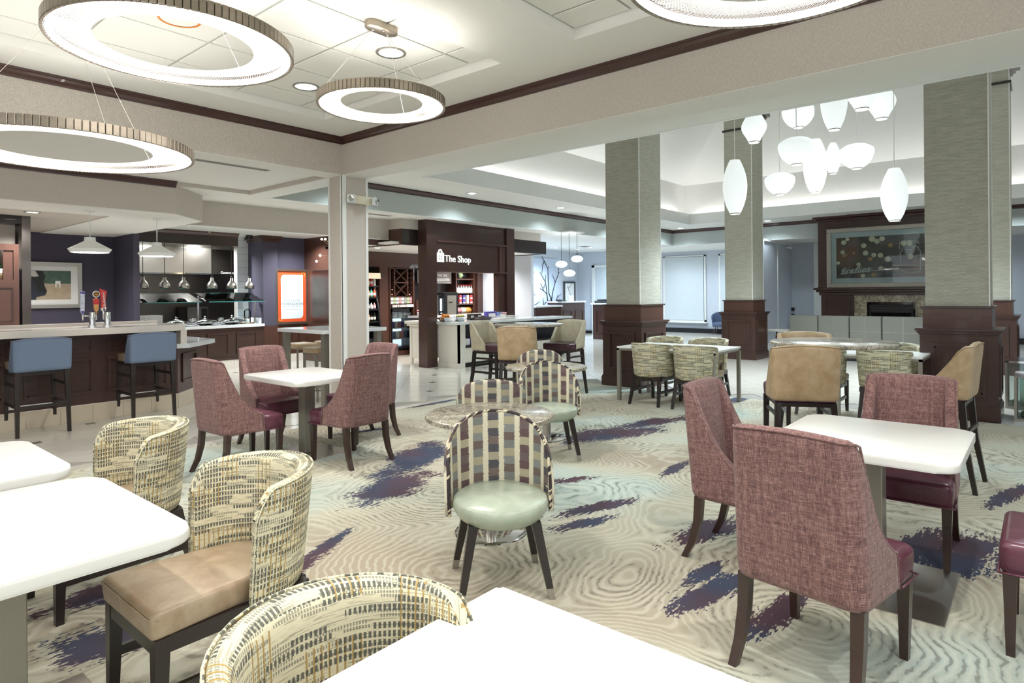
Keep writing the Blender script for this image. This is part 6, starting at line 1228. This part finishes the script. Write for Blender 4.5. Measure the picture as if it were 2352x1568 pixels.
# --- tan bar stool
def tan_stool(backm, seatm, name, w=.235, bh=1.10, zb=.70, fwd=-.05):
    t = thing(name, 'bar stool', 'bar stool')
    def zt(q, x, y):
        y0 = -.17
        if y <= y0: return bh - .02 * (x / w) ** 2
        return bh - (bh - zb - .06) * ((y - y0) / (fwd + .09 - y0)) ** .75
    tub(t, 'backrest', backm, w, -.25, fwd + .09, .06, zb - .02, zt, .055, lean=0.10, taper=0.10, nside=6, ncor=4, nback=8, nrow=8, rimname='piping', rimmat=backm, rimr=.004)
    cushion(t, 'seat', rrect(-w + .012, -.22, w - .012, .245, .03, 2), zb - .03, zb + .075, seatm, .024, .014)
    for s in (-1, 1):
        leg(t, [(s * .20, .215, zb - .03, .021, .021), (s * .21, .225, 0, .015, .015)], 'espresso'); leg(t, [(s * .19, -.20, zb - .03, .022, .022), (s * .205, -.225, .35, .020, .020), (s * .225, -.285, 0, .015, .015)], 'espresso')
        S('side_stretcher', 'espresso', (s * .205 - .010, -.24, .36, s * .205 + .010, .225, .39), (s * .2 - .010, -.21, .56, s * .2 + .010, .22, .585), parent=t)
    S('front_stretcher', 'espresso', (-.2, .208, .24, .2, .232, .275), parent=t); S('footrest_plate', 'steel', (-.19, .205, .275, .19, .236, .280), parent=t); S('rear_stretcher', 'espresso', (-.2, -.25, .44, .2, -.23, .47), parent=t); S('apron', 'espresso', (-w + .03, -.22, zb - .06, w - .03, .225, zb - .03), parent=t)
    return t
GS = 'tan leather bar stools around the granite bar tables'
TS = tan_stool('tan', 'purple_seat', 'bar_stool'); TS.location = (5.17, 1.46, 0); TS.rotation_euler = (0, 0, math.radians(28 - 90)); TS['label'] = 'tan bar stool with purple seat, its back to us, at the nearer granite bar table'; TS['group'] = GS
TS2 = tan_stool('tan', 'maroon_dark', 'bar_stool'); TS2.location = (6.10, 5.04, 0); TS2.rotation_euler = (0, 0, math.radians(32 - 90)); TS2['label'] = 'tan bar stool with its back to us at the farther granite bar table'; TS2['group'] = GS
copy(TS2, (6.32, 1.70, 0), math.radians(114), 'tan bar stool facing us behind the nearer granite bar table', GS)
copy(TS2, (5.92, .66, 0), math.radians(-4), 'tan bar stool seen from the side between granite bar table and large column', GS)
TS3 = tan_stool('tan_pale', 'maroon_dark', 'bar_stool'); TS3.location = (6.83, 6.12, 0); TS3.rotation_euler = (0, 0, math.radians(183)); TS3['label'] = 'pale bar stool left of the farther granite bar table, by the shop counter'; TS3['group'] = GS
copy(TS3, (7.60, 5.42, 0), math.radians(95), 'pale bar stool right of the farther granite bar table, by the woven column', GS)
# --- blue bar stools
def blue_stool():
    t = thing('counter_stool', 'blue stool', 'bar stool'); w = .268
    def zt(q, x, y): return 1.055 - .022 * (x / w) ** 2 if y <= -.21 else 1.045 - .28 * ((y + .21) / .10)
    tub(t, 'backrest', 'denim', w, -.29, -.11, .035, .69, zt, .06, lean=0.05, taper=0.04, nside=3, ncor=3, nback=8, nrow=6, rimname='piping', rimmat='denim', rimr=.0045)
    cushion(t, 'seat', rrect(-.235, -.25, .235, .27, .03, 2), .70, .79, 'taupe', .026, .014); S('apron', 'espresso', (-.23, -.25, .655, .23, .26, .70), parent=t)
    for s in (-1, 1):
        leg(t, [(s * .215, .235, .67, .022, .022), (s * .23, .245, 0, .016, .016)], 'espresso'); leg(t, [(s * .225, -.245, .69, .025, .022), (s * .235, -.285, 0, .017, .016)], 'espresso')
        S('side_stretcher', 'espresso', (s * .225 - .010, -.26, .30, s * .225 + .010, .24, .33), (s * .222 - .010, -.25, .52, s * .222 + .010, .24, .55), parent=t)
    S('rear_stretcher', 'espresso', (-.22, -.272, .30, .22, -.25, .33), parent=t); S('front_stretcher', 'espresso', (-.22, .23, .24, .22, .26, .28), parent=t); S('footrest_plate', 'pack_white', (-.21, .225, .24, .21, .23, .275), parent=t)
    return t
BS = blue_stool(); BS.location = (1.965, 8.64, 0); BS['label'] = 'blue backed bar stool at the bar, left of the beer taps'; BS['group'] = 'blue backed bar stools at the bar'
copy(BS, (3.085, 8.64, 0), 0, 'blue backed bar stool at the right end of the bar', 'blue backed bar stools at the bar')
# --- backless stools and communal table
cl = at_z(637, 753, 1.04); cr = at_z(924, 752, 1.04)
ct2 = thing('communal_table', 'white high communal table behind the square column', 'table', (0, 0, 0)); x0, y1, x1, y0 = cl.x, cl.y, cr.x, max(7.14, cr.y)
S('table_top', 'quartz_white', (x0, y0, 0.99, x1, y1, 1.04), parent=ct2, bev=.003)
S('leg', 'gray_metal', (x0 + .05, y1 - .13, 0, x0 + .13, y1 - .05, .99), parent=ct2); S('leg', 'gray_metal', (x1 - .13, y1 - .13, 0, x1 - .05, y1 - .05, .99), parent=ct2); S('leg', 'gray_metal', (x1 - .13, y0 + .05, 0, x1 - .05, y0 + .13, .99), parent=ct2); S('leg', 'gray_metal', (x0 + .05, y0 + .05, 0, x0 + .13, y0 + .13, .99), parent=ct2)
def backless(x, y, lab):
    t = thing('backless_stool', lab, 'bar stool', (x, y, 0), 0, 'backless stools at the communal table'); cushion(t, 'seat', rrect(-.19, -.19, .19, .19, .04, 3), .68, .75, 'tan', .02, .01); S('seat_frame', 'gray_metal', (-.18, -.18, .66, .18, .18, .68), parent=t)
    for sx in (-1, 1):
        for sy in (-1, 1): S('leg', 'gray_metal', (sx * .165 - .011, sy * .165 - .011, 0, sx * .165 + .011, sy * .165 + .011, .66), parent=t)
    S('foot_rail', 'gray_metal', (-.165, -.176, .15, .165, -.154, .17), (-.165, .154, .15, .165, .176, .17), (-.176, -.165, .15, -.154, .165, .17), (.154, -.165, .15, .176, .165, .17), parent=t)
q = at_z(692, 787, .75); backless(q.x, q.y, 'tan topped backless stool under the communal table, nearest the orange sign'); q = at_z(728, 797, .75); backless(q.x + .03, q.y - .05, 'tan topped backless stool under the communal table, next to the square column'); q = at_z(735, 785, .75); backless(q.x + .25, q.y + .1, 'tan topped backless stool on the far side of the communal table')

# ================================================================ tables
def pedestal_table(x0, y0, x1, y1, r, lab, px=None, py=None, plate=.31, nm='pedestal_table'):
    cx, cy = px or (x0 + x1) / 2, py or (y0 + y1) / 2
    t = thing(nm, lab, 'table', (cx, cy, 0)); MB().prism(rrect(x0 - cx, y0 - cy, x1 - cx, y1 - cy, r, 8), .708, .750, bev=.010, seg=3).build('table_top', 'white_solid', t, True, autosmooth=.6)
    S('column', 'gray_metal', (-.055, -.055, .012, .055, .055, .70), parent=t, bev=.004); S('base_plate', 'steel', (-plate, -plate, 0, plate, plate, .010), parent=t, bev=.002); S('top_bracket', 'black', (-.22, -.22, .70, .22, .22, .708), parent=t); return t
pedestal_table(3.25, .28, 4.155, 1.10, .085, 'white rounded pedestal table near the large column, set with plum tweed chairs', plate=.345)
pedestal_table(2.93, 4.88, 3.72, 5.86, .07, 'white rounded pedestal table by the square column, set with plum tweed chairs', plate=.30)
pedestal_table(-.15, 2.09, .905, 3.085, .10, 'large white table at the left with a tan seated chair pulled out', px=.50, py=2.62)
pedestal_table(-.2, 3.255, .885, 4.15, .10, 'white table corner at the left edge, nearest the bar', px=.3)
pedestal_table(.10, -.25, 1.215, 1.075, .012, 'white table in the foreground with a sharp corner', px=.6, py=.4)
def round_table(x, y, r, z, lab, pr, br, nm):
    t = thing(nm, lab, 'table', (x, y, 0)); MB().lathe([(.001, z - .032), (r - .012, z - .032), (r - .002, z - .026), (r, z - .016), (r - .003, z - .005), (r - .012, z), (.001, z)], 72).build('table_top', 'granite', t, True, autosmooth=.7)
    MB().lathe([(pr, .02), (pr, z * .28), (pr * 1.0, z - .04)], 32).build('column', 'steel', t, True, autosmooth=.6); MB().lathe([(pr * 1.06, .012), (pr * 1.06, z * .22), (pr * 1.0, z * .22)], 32).build('column_sleeve', 'steel', t, True, autosmooth=.6)
    MB().lathe([(.001, 0), (br, 0), (br + .004, .005), (br, .012), (br * .92, .020), (pr * 1.2, .026), (.001, .026)], 56).build('base_disc', 'chrome', t, True, autosmooth=.5); MB().lathe([(.001, z - .045), (.12, z - .045), (.12, z - .034)], 24).build('top_bracket', 'black', t); return t
round_table(2.94, 2.67, .405, .75, 'nearer low round granite table on a polished disc base', .038, .225, 'round_table')
round_table(5.21, 3.94, .42, .75, 'farther low round granite table on a polished disc base', .038, .225, 'round_table')
round_table(5.86, 1.38, .50, 1.07, 'nearer round granite bar table on a thick steel stem', .058, .28, 'round_bar_table')
round_table(7.0, 5.60, .49, 1.07, 'farther round granite bar table beside the shop counter', .058, .28, 'round_bar_table')
def parsons(x0, y0, x1, y1, lab):
    t = thing('leg_table', lab, 'table', ((x0 + x1) / 2, (y0 + y1) / 2, 0)); a, c = (x1 - x0) / 2, (y1 - y0) / 2
    S('table_top', 'white_solid', (-a, -c, .728, a, c, .752), parent=t, bev=.003); S('top_frame', 'gray_metal', (-a, -c, .70, -a + .035, c, .728), (a - .035, -c, .70, a, c, .728), (-a, -c, .70, a, -c + .035, .728), (-a, c - .035, .70, a, c, .728), parent=t)
    for sx in (-1, 1):
        for sy in (-1, 1): S('leg', 'gray_metal', (sx * a, sy * c, 0, sx * (a - .045), sy * (c - .045), .70), parent=t)
    return t
parsons(7.66, 3.16, 8.56, 4.56, 'square edged white table with steel legs in front of the woven column'); parsons(8.28, 1.04, 9.06, 2.5, 'square edged white table with steel legs between the granite bar table and the large column')
